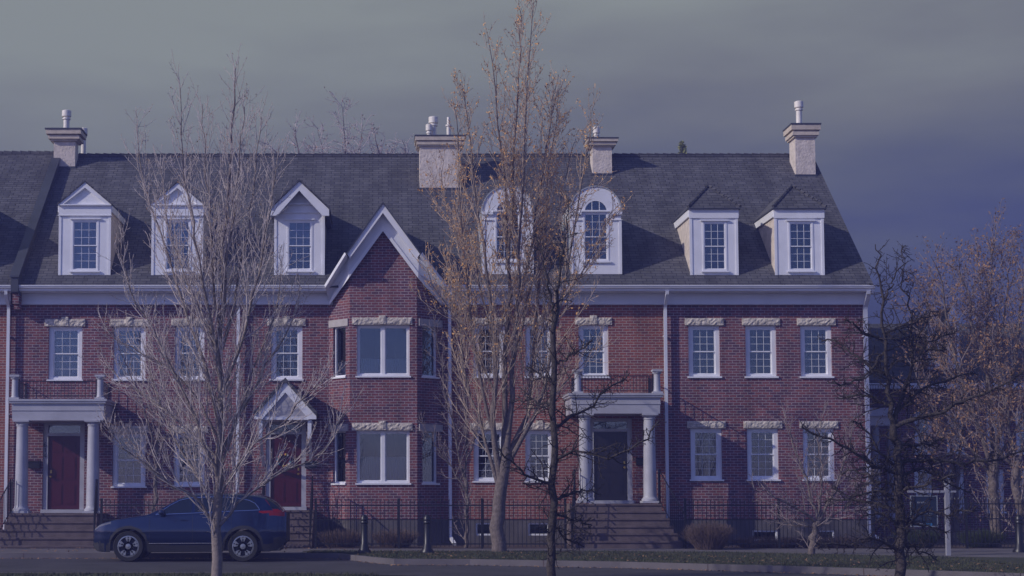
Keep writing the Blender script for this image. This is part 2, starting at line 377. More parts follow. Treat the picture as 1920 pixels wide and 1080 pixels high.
def wall(b, x0, x1, z0, z1, holes, m, depth=.25, y=0.0, inner=True):
    xs = sorted({x0, x1, *[h[0] for h in holes], *[h[1] for h in holes]}); zs = sorted({z0, z1, *[h[2] for h in holes], *[h[3] for h in holes]})
    xs = [x for x in xs if x0 <= x <= x1]; zs = [z for z in zs if z0 <= z <= z1]
    for i in range(len(xs) - 1):
        for j in range(len(zs) - 1):
            cx, cz = (xs[i] + xs[i + 1]) / 2, (zs[j] + zs[j + 1]) / 2
            if any(h[0] < cx < h[1] and h[2] < cz < h[3] for h in holes): continue
            b.face([(xs[i], y, zs[j]), (xs[i + 1], y, zs[j]), (xs[i + 1], y, zs[j + 1]), (xs[i], y, zs[j + 1])], m)
    for h in holes:
        a, c, d, e = h; D = .165
        b.face([(a, y, d), (a, y, e), (a, y + D, e), (a, y + D, d)], m); b.face([(c, y, e), (c, y, d), (c, y + D, d), (c, y + D, e)], m)
        b.face([(a, y, e), (c, y, e), (c, y + D, e), (a, y + D, e)], m); b.face([(c, y, d), (a, y, d), (a, y + D, d), (c, y + D, d)], m)
        R = .9; e2 = .25
        if inner:   # the dark room behind
            A, C, Dn, En = a - e2, c + e2, d - e2, e + e2
            b.face([(A, y + R, Dn), (C, y + R, Dn), (C, y + R, En), (A, y + R, En)], 'interior')
            b.face([(A, y + D, Dn), (A, y + R, Dn), (A, y + R, En), (A, y + D, En)], 'interior'); b.face([(C, y + R, Dn), (C, y + D, Dn), (C, y + D, En), (C, y + R, En)], 'interior')
            b.face([(A, y + D, Dn), (C, y + D, Dn), (C, y + R, Dn), (A, y + R, Dn)], 'interior'); b.face([(A, y + R, En), (C, y + R, En), (C, y + D, En), (A, y + D, En)], 'interior')
            for q in ((A, a, Dn, En), (c, C, Dn, En), (a, c, Dn, d), (a, c, e, En)):
                b.face([(q[0], y + D, q[2]), (q[0], y + D, q[3]), (q[1], y + D, q[3]), (q[1], y + D, q[2])], 'interior')
def lintel(parent, x0, x1, z0, z1, M=None, key=True, m='stone', seed=0, thing_=None):
    b = MB(M); r = random.Random(seed); 
    if m == 'stone':     # rough-hewn face: a grid with knocked-in facets
        nx, nz = max(4, int((x1 - x0) / .06)), 4
        def rough(xa, xb, za, zb, yo, nx):
            G = [[(xa + (xb - xa) * i / nx, yo - (0 if i in (0, nx) or j in (0, nz) else .004 + .026 * r.random()), za + (zb - za) * j / nz) for i in range(nx + 1)] for j in range(nz + 1)]
            for j in range(nz):
                for i in range(nx): b.face([G[j][i], G[j][i + 1], G[j + 1][i + 1], G[j + 1][i]], m)
            b.box(xa, xb, yo + .001, .02, za, zb, m)
        rough(x0, x1, z0, z1, -.04, nx)
        if key: xc = (x0 + x1) / 2; rough(xc - .10, xc + .10, z0 + .01, z1 + .065, -.075, 3)
    else: b.box(x0, x1, -.04, .02, z0, z1, m)
    return b.build('lintel', parent)

# ------------------------------------------------------------------ the rowhouse
HX0 = P(22, 560).x; HX1 = P(1622, 600).x
BUILD_BACK = 11.6
ze = P(0, 534, -.5).z; YR = 5.7; zr = P(0, 291, YR).z; SL = (zr - ze) / (YR + .5)
def roofz(y): return ze + SL * (y + .5)
def roofY(py):
    lo, hi = -.5, YR
    for _ in range(40):
        m_ = (lo + hi) / 2
        if P(0, py, m_).z > roofz(m_): lo = m_
        else: hi = m_
    return (lo + hi) / 2
house = thing('brick_rowhouse', (1.0, 0, 0.12), 'long two-storey red brick rowhouse with grey shingle roof, white dormers and chimneys', 'house')
ZF = ZP(975); ZT = ZP(566, -.1)      # top of foundation, top of the brick under the frieze
S1, S2 = P(843, 750).x, P(1247, 750).x
bayL, bayR = P(617, 650).x, P(830, 650).x
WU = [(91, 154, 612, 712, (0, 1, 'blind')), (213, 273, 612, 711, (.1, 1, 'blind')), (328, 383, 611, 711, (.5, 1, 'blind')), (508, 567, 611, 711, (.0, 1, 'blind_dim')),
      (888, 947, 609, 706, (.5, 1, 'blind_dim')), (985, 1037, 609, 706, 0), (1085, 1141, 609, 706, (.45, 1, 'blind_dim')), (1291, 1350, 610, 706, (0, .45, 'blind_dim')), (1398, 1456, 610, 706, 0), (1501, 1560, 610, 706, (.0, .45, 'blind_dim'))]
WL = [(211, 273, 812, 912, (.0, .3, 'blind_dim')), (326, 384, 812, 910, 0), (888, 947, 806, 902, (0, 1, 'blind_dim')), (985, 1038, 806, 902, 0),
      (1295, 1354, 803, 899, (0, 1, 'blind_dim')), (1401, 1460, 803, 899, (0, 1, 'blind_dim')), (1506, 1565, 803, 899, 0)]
DOORS = [(80, 158, 791, 961), (498, 574, 790, 956), (1105, 1186, 784, 944)]
secs = {'A': (HX0, bayL, 'brick_purple'), 'A2': (bayR, S1, 'brick_purple'), 'B': (S1, S2, 'brick_orange'), 'C': (S2, HX1, 'brick_purple')}
holes = []
for (a, b_, c, d, bl) in WU + WL: holes.append(RX(a, b_, c, d))
dh = [RX(*d) for d in DOORS]
for k, (a, c, m) in secs.items():
    b = MB(); hs = [h for h in holes + dh if a < (h[0] + h[1]) / 2 < c]
    hs = [tuple(h) for h in hs]
    wall(b, a, c, ZF, ZT + .25, hs, m); b.build('wall', house)
b = MB()   # end walls and back wall
for X, s in ((HX1, 1), (HX0 - .02, -1)):
    b.face([(X, 0, 0), (X, BUILD_BACK, 0), (X, BUILD_BACK, ze), (X, YR, zr - .15), (X, 0, ze + .3)][::s], 'brick_purple')
b.face([(HX1, BUILD_BACK, 0), (HX0, BUILD_BACK, 0), (HX0, BUILD_BACK, ze), (HX1, BUILD_BACK, ze)], 'brick_purple')
b.build('side_and_back_wall', house)
b = MB()   # foundation with basement window openings
BW = [(892, 930, 980, 1004), (990, 1030, 980, 1004), (1411, 1458, 994, 1014), (1530, 1565, 994, 1014)]
bh = [RX(*q) for q in BW]
def fsec(a, c):
    wall(b, a, c, 0.0, ZF, [h for h in bh if a < h[0] < c], 'foundation', y=-.02)
    b.face([(a, -.02, ZF), (c, -.02, ZF), (c, 0, ZF), (a, 0, ZF)], 'foundation')
fsec(HX0, HX1); b.face([(HX1, -.02, 0), (HX1, .4, 0), (HX1, .4, ZF), (HX1, -.02, ZF)], 'foundation')
b.build('foundation', house)
for h in bh: window(house, *h, y=.02, kind='single', sill=False, name='basement_window')
i = 0
for q in WU + WL:
    h = RX(*q[:4]); window(house, *h, blind=q[4]); i += 1
    up = q in WU; ly0, ly1 = (598, 611) if up else (791, 803)
    if q[0] < 850: ly0 += 2; ly1 += 2
    x0, x1, z0, z1 = RX(q[0] - 7, q[1] + 6, ly0, ly1)
    lintel(house, x0, x1, h[3], h[3] + .21, key=(q[0] < 1250), seed=i)
# doors
def door(parent, q, m, ty, leaf, glass=False, swag=False, knob=1):
    x0, x1, z0, z1 = RX(*q); b = MB(); f = .14; y = .05
    b.box(x0, x0 + f, y, y + .1, z0, z1, 'trim_shaded'); b.box(x1 - f, x1, y, y + .1, z0, z1, 'trim_shaded'); b.box(x0 + f, x1 - f, y, y + .1, z1 - .1, z1, 'trim_shaded')
    zt = ZP(ty); b.box(x0 + f, x1 - f, y, y + .1, zt - .05, zt + .03, 'trim_shaded'); b.box(x0 - .02, x1 + .02, -.14, y + .1, z0 - .01, z0 + .09, 'trim_shaded')
    fr_ = b.build('door_frame', parent)
    b = MB(); pane(b, x0 + f, x1 - f, zt + .03, z1 - .1, y + .06); b.build('transom_pane', fr_)
    b = MB(); X0, X1, Z0, Z1 = x0 + f + .01, x1 - f - .01, z0 + .1, zt - .055
    b.box(X0, X1, y + .05, y + .09, Z0, Z1, m)
    W, H = X1 - X0, Z1 - Z0
    for (u0, u1, v0, v1) in ((.12, .46, .06, .34), (.54, .88, .06, .34), (.12, .46, .40, .72), (.54, .88, .40, .72), (.12, .46, .78, .93), (.54, .88, .78, .93)):
        b.box(X0 + W * u0, X0 + W * u1, y + .04, y + .05, Z0 + H * v0, Z0 + H * v1, m)
        b.box(X0 + W * u0 + .03, X0 + W * u1 - .03, y + .032, y + .04, Z0 + H * v0 + .03, Z0 + H * v1 - .03, m)
    d = b.build('door', parent)
    b = MB(); kx = X0 + .08 if knob > 0 else X1 - .08; b.lathe([(.012, y + .05), (.012, y + .0), (.032, y - .005), (.036, y - .03), (.02, y - .05)], kx, Z0 + .95, 'brass', 10, axis='y')
    b.box(kx - .025, kx + .025, y + .03, y + .049, Z0 + 1.05, Z0 + 1.14, 'brass'); b.build('door_handle', d, True)
    return (X0, X1, Z0, Z1, y)
D1 = door(house, DOORS[0], 'door_red', 814, None, knob=1)
D2 = door(house, DOORS[1], 'door_red', 811, None, knob=-1)
D3 = door(house, DOORS[2], 'door_dark', 806, None, knob=-1)

# frieze, gutter
b = MB(); zf0, zf1 = ZP(571, -.1), ZP(545, -.1); zs_ = ZP(545.5, -.45)
FX0, FX1 = P(36, 560, -.1).x, HX1 + .0
def frieze(b, x0, x1):
    b.box(x0, x1, -.10, 0, zf0, zf1 + .05, 'frieze'); b.box(x0, x1, -.125, -.10, zf0, zf0 + .085, 'frieze'); b.box(x0, x1, -.15, -.10, zf1 - .06, zf1 + .03, 'frieze')
GL, GR = P(612, 540, -.5).x, P(836, 540, -.5).x
frieze(b, FX0, P(624, 560, -.1).x); frieze(b, P(824, 560, -.1).x, FX1); b.build('frieze', house)
def gutter(x0, x1, parent, name='gutter'):
    b = MB(); z1 = ZP(534.5, -.6); z0 = z1 - .16
    b.xprism([(-.45, z0), (-.45, z1), (-.63, z1), (-.63, z1 - .025), (-.615, z1 - .03), (-.60, z1 - .075), (-.54, z1 - .11), (-.53, z0)], x0, x1, 'white')
    b.box(x0, x1, -.45, -.1, z0 - .012, z0 + .02, 'white'); return b.build(name, parent)
gutter(P(29, 540, -.6).x, GL, house); gutter(GR, P(1641, 535, -.6).x, house)
def downspout(px, parent, y1=985, X=None, off=.07, w_=.045, ey=0):
    b = MB(); x = P(px, 700).x if X is None else X; zt = ZP(545, -.5); z2 = zf0 - .05; zb = max(.35, ZP(y1, -.1))
    pts = [(x, -.52, zt), (x, -.50, zt - .1), (x, -.17, zt - .42), (x, -.14, z2 - .1)]
    def seg(p, q):
        for k in range(1):
            d = Vector(q) - Vector(p); n = Vector((1, 0, 0)); s_ = d.cross(n).normalized() * .035; n = n * w_
            P4 = [Vector(p) + n + s_, Vector(p) - n + s_, Vector(p) - n - s_, Vector(p) + n - s_]; Q4 = [v + d for v in P4]
            for i_ in range(4): b.face([P4[i_], P4[(i_ + 1) % 4], Q4[(i_ + 1) % 4], Q4[i_]], 'frieze')
            b.face(P4[::-1], 'frieze'); b.face(Q4, 'frieze')
    for k in range(3): seg(pts[k], pts[k + 1])
    seg(pts[3], (x, -.14, zb + .02)); seg((x, -.14, zb), (x + .1, -.7, zb - .18))
    for zz in (z2 - .9, z2 - 3.2): b.box(x - w_ - .012, x + w_ + .012, -.11, .0, zz, zz + .03, 'frieze')
    return b.build('downspout', parent)
downspout(843, house, 1008); downspout(1247, house, 1008); downspout(1622, house, 1000, w_=.06); downspout(447, house, 950)

# main roof
def roof(parent, x0, x1, zo=0.0, name='roof'):
    b = MB(); t_ = .14
    top = [(-.5, ze + zo), (YR, zr + zo), (BUILD_BACK + .5, ze + zo - .1), (BUILD_BACK + .5, ze + zo - .1 - t_), (YR, zr + zo - t_ * 1.3), (-.5, ze + zo - t_ * .6)]
    b.xprism(top, x0, x1, 'shingle'); 
    o = b.build(name, parent)
    b = MB(); r = random.Random(5); x = x0
    while x < x1 - .05:      # ridge caps overlap one another
        L = .27; h = .045
        b.prism([(x, zr + zo - .06), (min(x + L, x1), zr + zo - .06), (min(x + L, x1), zr + zo + .025), (x, zr + zo + .055)], YR - .1, YR + .1, 'shingle'); x += L
    b.build('ridge_cap', o); return o
RX0 = P(36, 538, -.5).x; RX1 = P(1638, 534, -.5).x
main_roof = roof(house, RX0, RX1)
b = MB()  # rake board on the right gable
for (y0, y1, z0, z1) in ((-.5, YR, ze, zr), (YR, BUILD_BACK + .5, zr, ze - .1)):
    b.xprism([(y0, z0 - .09), (y1, z1 - .19), (y1, z1 - .4), (y0, z0 - .28)] if y0 < YR else [(y0, z0 - .19), (y1, z1 - .15), (y1, z1 - .34), (y0, z0 - .4)], RX1 - .06, RX1 - .015, 'white')
b.build('rake_board', house)
# firewall between the houses
b = MB(); fx0, fx1 = P(21, 540, -.6).x, P(35, 540, -.6).x
b.xprism([(-.66, ze - .22), (-.66, ze + .22), (YR, zr + .28), (BUILD_BACK, ze + .1), (BUILD_BACK, ze - .4), (YR, zr - .4), (-.3, ze - .3)], fx0, fx1, 'flashing')
b.xprism([(-.70, ze + .2), (-.70, ze + .25), (YR, zr + .33), (YR, zr + .28), (-.66, ze + .2)], fx0 - .03, fx1 + .03, 'flashing')
b.box(fx0 + .02, fx1 - .02, -.5, 0, zf0 - .02, ze - .23, 'brick_purple'); b.box(fx0 + .02, fx1 - .02, -.3, 0, zf0 - .16, zf0 - .02, 'brick_purple')
b.build('firewall', house)

# ------------------------------------------------------------------ dormers
FD = -.08
def mini_window(b, x0, x1, z0, z1, y, fw=.05, blind=None):
    b.box(x0, x0 + fw, y, y + .05, z0, z1, 'white'); b.box(x1 - fw, x1, y, y + .05, z0, z1, 'white')
    b.box(x0 + fw, x1 - fw, y, y + .05, z0, z0 + fw, 'white'); b.box(x0 + fw, x1 - fw, y, y + .05, z1 - fw, z1, 'white')
    b.box(x0 - .05, x1 + .05, y - .045, y, z0 - .045, z0 - .004, 'white'); b.box(x0 - .06, x1 + .06, y - .05, y, z1 + .004, z1 + .04, 'white')
    a0, a1, c0, c1 = x0 + fw, x1 - fw, z0 + fw, z1 - fw; zm = (c0 + c1) / 2
    sash(b, a0, a1, zm - .018, c1, y + .012, 3, 3, fw=.028); sash(b, a0, a1, c0, zm + .018, y + .045, 3, 3, fw=.028)
    pane(b, a0, a1, zm, c1, y + .028); pane(b, a0, a1, c0, zm, y + .062)
    b.box(x0 - .02, x1 + .02, y + .3, y + .32, z0 - .02, z1 + .02, 'interior')
    if blind: b.box(a0, a1, y + .11, y + .115, c0 + (c1 - c0) * blind[0], c0 + (c1 - c0) * blind[1], blind[2])
def facepanel(b, x0, x1, z0, z1, hole, m='white', t_=.05):
    """front panel with a window opening, with real depth behind it"""
    a, c, d, e = hole
    b.box(x0, a, FD, FD + t_, z0, z1, m); b.box(c, x1, FD, FD + t_, z0, z1, m); b.box(a, c, FD, FD + t_, z0, d, m); b.box(a, c, FD, FD + t_, e, z1, m)
def dormer(parent, fx0, fx1, eave, kind, apex=None, win=None, blind=None, base=516, extra=0):
    X0, X1, Z0, Z1 = RX(fx0, fx1, eave, base, FD); Xc = (X0 + X1) / 2
    wx0, wx1, wz0, wz1 = RX(*win, FD)
    b = MB(); facepanel(b, X0, X1, Z0 - .0, Z1, (wx0, wx1, wz0, wz1))
    b.box(X0 - .015, X0 + .06, FD - .02, FD, Z0, Z1, 'white'); b.box(X1 - .06, X1 + .015, FD - .02, FD, Z0, Z1, 'white')
    o = b.build('dormer', parent)
    yb = (Z1 - ze) / SL - .5 + .12
    for xa, xb in ((X0 + .005, X0 + .07), (X1 - .07, X1 - .005)):
        b = MB(); b.xprism([(FD + .05, Z0 - .3), (FD + .05, Z1), (yb, Z1), (yb, Z0 - .3)][::-1], xa, xb, 'stucco'); b.build('cheek_wall', o)
    b = MB(); mini_window(b, wx0, wx1, wz0, wz1, FD - .015, blind=blind); b.build('window', o)
    b = MB()
    if kind == 'pediment':
        za = P(0, apex[1], FD - .1).z; yr_ = (za - ze) / SL - .5 + .15; hw = (X1 - X0) / 2 + .03
        zb = Z1; dz = za - zb
        # shingle slabs
        for s in (-1, 1):
            xo = Xc + s * (hw + .02)
            poly = [(Xc, za + .03), (xo, zb + .02), (xo, zb - .03), (Xc, za - .02)]
            if s > 0: poly = poly[::-1]
            b.prism(poly, FD - .14, yr_, 'shingle')
        b.build('dormer_roof', o); b = MB()
        b.prism([(X0 + .1, zb), (X1 - .1, zb), (Xc, za - .1)], FD - .02, FD + .1, 'white')       # tympanum
        for s in (-1, 1):
            xo = Xc + s * hw; bw = .16
            poly = [(Xc, za - .025), (xo, zb - .005), (xo - s * bw * 1.0, zb - .005), (Xc, za - .19)]
            if s > 0: poly = poly[::-1]
            b.prism(poly, FD - .11, FD - .02, 'white')
        b.box(Xc - hw, Xc + hw, FD - .12, FD, zb - .035, zb, 'white'); b.box(X0 - .02, X1 + .02, FD - .045, FD, zb - .32, zb - .035, 'white')
        b.box(X0 - .04, X1 + .04, FD - .06, FD - .045, zb - .335, zb - .31, 'white')
        for xa, xb in ((X0 - .05, X0 + .0), (X1, X1 + .05)): b.xprism([(FD, zb - .22), (FD, zb - .01), (yb, zb - .01), (yb, zb - .22)][::-1], xa, xb, 'white')
        b.build('pediment', o)
    elif kind == 'gable':
        yf = FD - .38; za = P(0, apex[1], yf).z; xl, xr = P(apex[2], apex[4], yf).x, P(apex[3], apex[4], yf).x; zb = P(0, apex[4], yf).z
        Xa = P(apex[0], apex[1], yf).x; yr_ = (za - ze) / SL - .5 + .15
        for s, xo in ((-1, xl), (1, xr)):
            poly = [(Xa, za + .04), (xo + s * .03, zb + .22), (xo + s * .03, zb + .17), (Xa, za - .02)]
            if s > 0: poly = poly[::-1]
            b.prism(poly, yf - .05, yr_, 'shingle')
        b.build('dormer_roof', o); b = MB()
        for s, xo in ((-1, xl), (1, xr)):
            poly = [(Xa, za - .025), (xo, zb + .17), (xo, zb - .02), (xo - s * .19, zb - .02), (Xa, za - .30)]
            if s > 0: poly = poly[::-1]
            b.prism(poly, yf, yf + .09, 'white')
            xa, xb = (xo, xo + .1) if s < 0 else (xo - .1, xo)
            b.xprism([(yf + .09, zb), (yf + .09, zb + .16), (yb + .1, zb + .16), (yb + .1, zb)][::-1], xa, xb, 'flashing')
        zt = Z1 + .05
        b.prism([(X0 + .05, Z1 - .0), (X1 - .05, Z1 - .0), (Xa, za - .15)], FD + .0, FD + .1, 'white')
        b.box(X0 - .03, X1 + .03, FD - .08, FD, Z1 + .12, Z1 + .17, 'white'); b.box(X0 - .02, X1 + .02, FD - .05, FD, Z1 - .12, Z1 - .09, 'white')
        b.build('bargeboard', o)
    elif kind == 'hip':
        Xap = Xc; za = P(0, apex[1], .62).z; ya = .62; yr_ = (za - ze) / SL - .5 + .2; ov = .08
        x0, x1, y0, zb = X0 - ov, X1 + ov, FD - .12, Z1 + .0
        ybk = yb + .1
        b.face([(x0, y0, zb), (x1, y0, zb), (Xap, ya, za)], 'shingle')
        b.face([(x1, y0, zb), (x1, ybk, zb), (Xap, yr_, za), (Xap, ya, za)], 'shingle'); b.face([(x0, ybk, zb), (x0, y0, zb), (Xap, ya, za), (Xap, yr_, za)], 'shingle')
        b.face([(x0, y0, zb - .03), (x0, ybk, zb - .03), (x1, ybk, zb - .03), (x1, y0, zb - .03)], 'flashing')
        for p, q in (((x0, y0), (x1, y0)), ((x1, y0), (x1, ybk)), ((x0, ybk), (x0, y0))):
            b.face([(*p, zb - .03), (*q, zb - .03), (*q, zb), (*p, zb)], 'flashing')
        for xs_ in (x0, x1):     # hip caps stepping down
            for k in range(8):
                u = k / 8; u2 = (k + .92) / 8
                a_ = Vector((Xap, ya, za)).lerp(Vector((xs_, y0, zb)), u); c_ = Vector((Xap, ya, za)).lerp(Vector((xs_, y0, zb)), u2)
                b.tube([a_ + Vector((0, 0, .012)), c_ + Vector((0, 0, .035))], .045, 'shingle', 5)
        b.build('dormer_roof', o); b = MB()
        b.box(X0 - .03, X1 + .03, FD - .04, FD, Z1 - .29, Z1 - .03, 'white')
        for xa, xb in ((X0 - .05, X0 + .0), (X1, X1 + .05)): b.xprism([(FD, Z1 - .25), (FD, Z1 - .035), (yb, Z1 - .035), (yb, Z1 - .25)][::-1], xa, xb, 'white')
        b.build('fascia', o)
    return o
dormer(house, 111, 207, 384, 'pediment', (159, 340), (134, 185, 412, 508), (0, 1, 'blind'))
dormer(house, 285, 380, 384, 'pediment', (334, 341), (309, 358, 412, 508), (.5, 1, 'blind'))
dormer(house, 515, 608, 392, 'gable', (561, 338, 507, 617, 403), (538, 586, 413, 508), (.45, 1, 'blind'))
dormer(house, 1294, 1383, 391, 'hip', (1328, 349), (1317, 1363, 415, 508), None)
dormer(house, 1453, 1544, 391, 'hip', (1486, 349), (1478, 1525, 415, 508), None)
def arc(cx, cz, r, a0, a1, n): return [(cx + r * math.cos(math.radians(a0 + (a1 - a0) * k / n)), cz + r * math.sin(math.radians(a0 + (a1 - a0) * k / n))) for k in range(n + 1)]
def round_dormer(parent, pc, r_px=47.5, win=21.5, spring=397, sill=490, base=514):
    X0, X1, Z0, ZS = RX(pc - r_px, pc + r_px, spring, base, FD); Xc = (X0 + X1) / 2; r = (X1 - X0) / 2; ri = r * win / r_px + .045; zw0 = ZP(sill, FD)
    b = MB(); n = 20
    oa = arc(Xc, ZS, r, 0, 180, n); ia = arc(Xc, ZS, ri, 0, 180, n)
    for k in range(n):
        b.face([(oa[k][0], FD, oa[k][1]), (oa[k + 1][0], FD, oa[k + 1][1]), (ia[k + 1][0], FD, ia[k + 1][1]), (ia[k][0], FD, ia[k][1])], 'white')
        b.face([(ia[k][0], FD, ia[k][1]), (ia[k + 1][0], FD, ia[k + 1][1]), (ia[k + 1][0], FD + .05, ia[k + 1][1]), (ia[k][0], FD + .05, ia[k][1])], 'white')
    facepanel(b, X0, X1, Z0, ZS, (Xc - ri, Xc + ri, zw0, ZS + .001))
    for s in (-1, 1):
        a_, c_ = sorted((Xc + s * (ri + .05), Xc + s * (r + .03))); b.box(a_, c_, FD - .07, FD, ZS - .09, ZS - .01, 'white'); b.box(a_, c_, FD - .04, FD, ZS - .26, ZS - .235, 'white')
        a_, c_ = sorted((Xc + s * (r - .07), Xc + s * (r + .012))); b.box(a_, c_, FD - .02, FD, Z0, ZS - .26, 'white')
    o = b.build('dormer', parent)
    b = MB(); yb_ = (ZS + r - ze) / SL - .5 + .3
    prof = [(X1, Z0)] + arc(Xc, ZS, r, 0, 180, n) + [(X0, Z0)]
    for k in range(len(prof) - 1):
        b.face([(prof[k][0], FD, prof[k][1]), (prof[k][0], yb_, prof[k][1]), (prof[k + 1][0], yb_, prof[k + 1][1]), (prof[k + 1][0], FD, prof[k + 1][1])], 'zinc')
    ra = arc(Xc, ZS, r + .03, 0, 180, n)
    for k in range(n): b.face([(ra[k][0], FD - .03, ra[k][1]), (ra[k + 1][0], FD - .03, ra[k + 1][1]), (ra[k + 1][0], .1, ra[k + 1][1]), (ra[k][0], .1, ra[k][1])][::-1], 'zinc')
    for k in range(n): b.face([(oa[k][0], FD - .03, oa[k][1]), (oa[k + 1][0], FD - .03, oa[k + 1][1]), (ra[k + 1][0], FD - .03, ra[k + 1][1]), (ra[k][0], FD - .03, ra[k][1])][::-1], 'zinc')
    b.build('barrel_roof', o, True)
    b = MB(); y = FD + .0
    mini_window(b, Xc - ri, Xc + ri, zw0, ZS - .01, FD - .012)
    ra2 = arc(Xc, ZS, ri, 0, 180, n); rb2 = arc(Xc, ZS, ri - .06, 0, 180, n)
    for k in range(n):
        b.face([(ra2[k][0], y, ra2[k][1]), (ra2[k + 1][0], y, ra2[k + 1][1]), (rb2[k + 1][0], y, rb2[k + 1][1]), (rb2[k][0], y, rb2[k][1])], 'white')
    b.face([(x, y + .03, z) for x, z in rb2], 'glass')
    for k in (0, 1): xx = Xc + (k - .5) * .22; b.box(xx - .009, xx + .009, y + .005, y + .025, ZS, ZS + math.sqrt(max(0, (ri - .05) ** 2 - .0121)), 'white')
    b.box(Xc - ri, Xc + ri, y - .03, y + .04, ZS - .03, ZS + .045, 'white')
    b.box(Xc - ri, Xc + ri, y + .3, y + .32, ZS - .1, ZS + ri * .8, 'interior')
    b.build('window', o)
round_dormer(house, 952); round_dormer(house, 1117.5)

# ------------------------------------------------------------------ chimneys
def pipe(parent, x, y, z0, z1, r=.1, cap=True, rc=1.55):
    b = MB(); h = z1 - z0
    pr = [(r, z0)] + ([(r, z1 - .32), (r * 1.35, z1 - .31), (r * 1.35, z1 - .27), (r * 1.05, z1 - .26), (r * 1.05, z1 - .22), (r * rc, z1 - .21), (r * rc, z1 - .02), (r * 1.1, z1)] if cap else [(r, z1 - .3), (r * 1.5, z1 - .3), (r * 1.5, z1 - .25), (r * .8, z1 - .25), (r * .8, z1)])
    b.lathe(pr, x, y, 'pipe', 14); return b.build('flue_pipe', parent, True)
def chimney(parent, px0, px1, base, bodytop, captop, cap0, cap1, depth, pipes):
    Y = roofY(base); x0, x1 = P(px0, bodytop, Y).x, P(px1, bodytop, Y).x; zb = roofz(Y) - .3; zt = ZP(bodytop, Y); zc = ZP(captop, Y - .2)
    b = MB(); nz, nx = 10, 5; r = random.Random(int(px0))
    b.box(x0, x1, Y, Y + depth, zb, zt, 'stucco')
    b.box(x0 - .03, x1 + .03, Y - .03, Y + depth + .03, zb, roofz(Y) + .05, 'flashing')
    o = b.build('chimney', parent)
    b = MB(); ov0 = x0 - P(cap0, captop, Y - .2).x; ov1 = P(cap1, captop, Y - .2).x - x1; ov = (ov0 + ov1) / 2; H = zc - zt
    ov = min(max(ov, .15), .35)
    st = [(0, .14, .35), (.14, .42, .62), (.42, .52, .40), (.52, .90, .88), (.90, 1.0, 1.0)]
    for a_, c_, k in st:
        e_ = ov * k; b.box(x0 - e_, x1 + e_, Y - e_, Y + depth + e_, zt + H * a_ + .001, zt + H * c_, 'stucco_cap' if a_ < .9 else 'flashing')
    b.build('chimney_cap', o)
    for (pp, yy, dy, r_, cp_) in pipes:
        yq = Y + depth * dy; pipe(o, P(pp, yy, yq).x, yq, zc - .01, ZP(yy, yq), r_, cp_)
    return Y
chimney(house, 101, 141, 315, 265, 240, 89, 158, .55, [(125, 207, .4, .10, True)])
b_ = MB(); yq = 6.6; pipe(house, P(157, 240, yq).x, yq, roofz(YR) - .8, ZP(240, yq), .085, True)
chimney(house, 787, 863, 355, 275, 252, 776, 872, .7, [(804.5, 233, .3, .07, True), (812.5, 219, .6, .10, True), (841, 220, .5, .065, False)])
chimney(house, 1111, 1147, 328, 275, 257, 1098, 1158, .62, [(1118, 238, .5, .075, True)])
chimney(house, 1491, 1528, 330, 258, 230, 1478, 1535, .75, [(1497.5, 190, .4, .095, True)])

# ------------------------------------------------------------------ bay with gable
bd = .7
xl0, xr0 = bayL, bayR; xl1, xr1 = P(656, 650, -bd).x, P(782, 650, -bd).x
def facet(A, B):     # local frame: x along A->B, -Y outward
    d = (Vector((*B, 0)) - Vector((*A, 0))); L = d.length; d.normalize()
    M = Matrix(((d.x, -d.y, 0, A[0]), (d.y, d.x, 0, A[1]), (0, 0, 1, 0), (0, 0, 0, 1))); return M, L
zside = ZP(572, -.05); zfront = ZP(518, -bd); zpeak = ZP(431, -bd)
MF, LF = facet((xl1, -bd), (xr1, -bd)); ML, LL = facet((xl0, 0), (xl1, -bd)); MR, LR = facet((xr1, -bd), (xr0, 0))
zw = [(ZP(705, -bd), ZP(609, -bd)), (ZP(906, -bd), ZP(807, -bd))]
fw0, fw1 = P(669, 650, -bd).x - xl1, P(768, 650, -bd).x - xl1
b = MB(MF); wall(b, 0, LF, ZF, zfront, [(fw0, fw1, *q) for q in zw], 'brick_purple')
xpk = P(718, 431, -bd).x - xl1
b.face([(0, 0, zfront), (LF, 0, zfront), (xpk, 0, zpeak)], 'brick_purple'); b.box(0, LF, 0, .3, 0, ZF, 'foundation')
bay = b.build('bay', house)
sw0, sw1 = .17, .72
for M_, L_, w_, side in ((ML, LL, (.20, .80), 0), (MR, LR, (.20, .80), 1)):
    b = MB(M_); hs = [(L_ * w_[0], L_ * w_[1], q[0], q[1]) for q in zw]
    wall(b, 0, L_, ZF, zside, hs, 'brick_purple')
    if side == 0: b.face([(0, 0, zside), (L_, 0, zside), (L_, 0, zfront)], 'brick_purple')
    else: b.face([(0, 0, zside), (L_, 0, zside), (0, 0, zfront)], 'brick_purple')
    b.box(0, L_, .001, .2, 0, ZF, 'foundation'); b.build('bay_side', bay)
for j, q in enumerate(zw):
    window(house, fw0, fw1, q[0], q[1], M=MF, kind='pair', blind=((0, .33, 'film') if j == 0 else (0, .5, 'film')), name='bay_window')
    window(house, LL * .2, LL * .8, q[0], q[1], M=ML, kind='single', blind=(0, .3, 'film') if j == 0 else 0, name='bay_window')
    window(house, LR * .2, LR * .8, q[0], q[1], M=MR, kind='single', blind=(0, 1, 'blind_dim'), name='bay_window')
    lintel(house, .06, LF - .14, q[1], q[1] + .21, M=MF, seed=30 + j)
    lintel(house, .02, LL - .06, q[1] - .02, q[1] + .19, M=ML, m='smoothstone'); lintel(house, .06, LR - .04, q[1] - .02, q[1] + .19, M=MR, m='smoothstone')
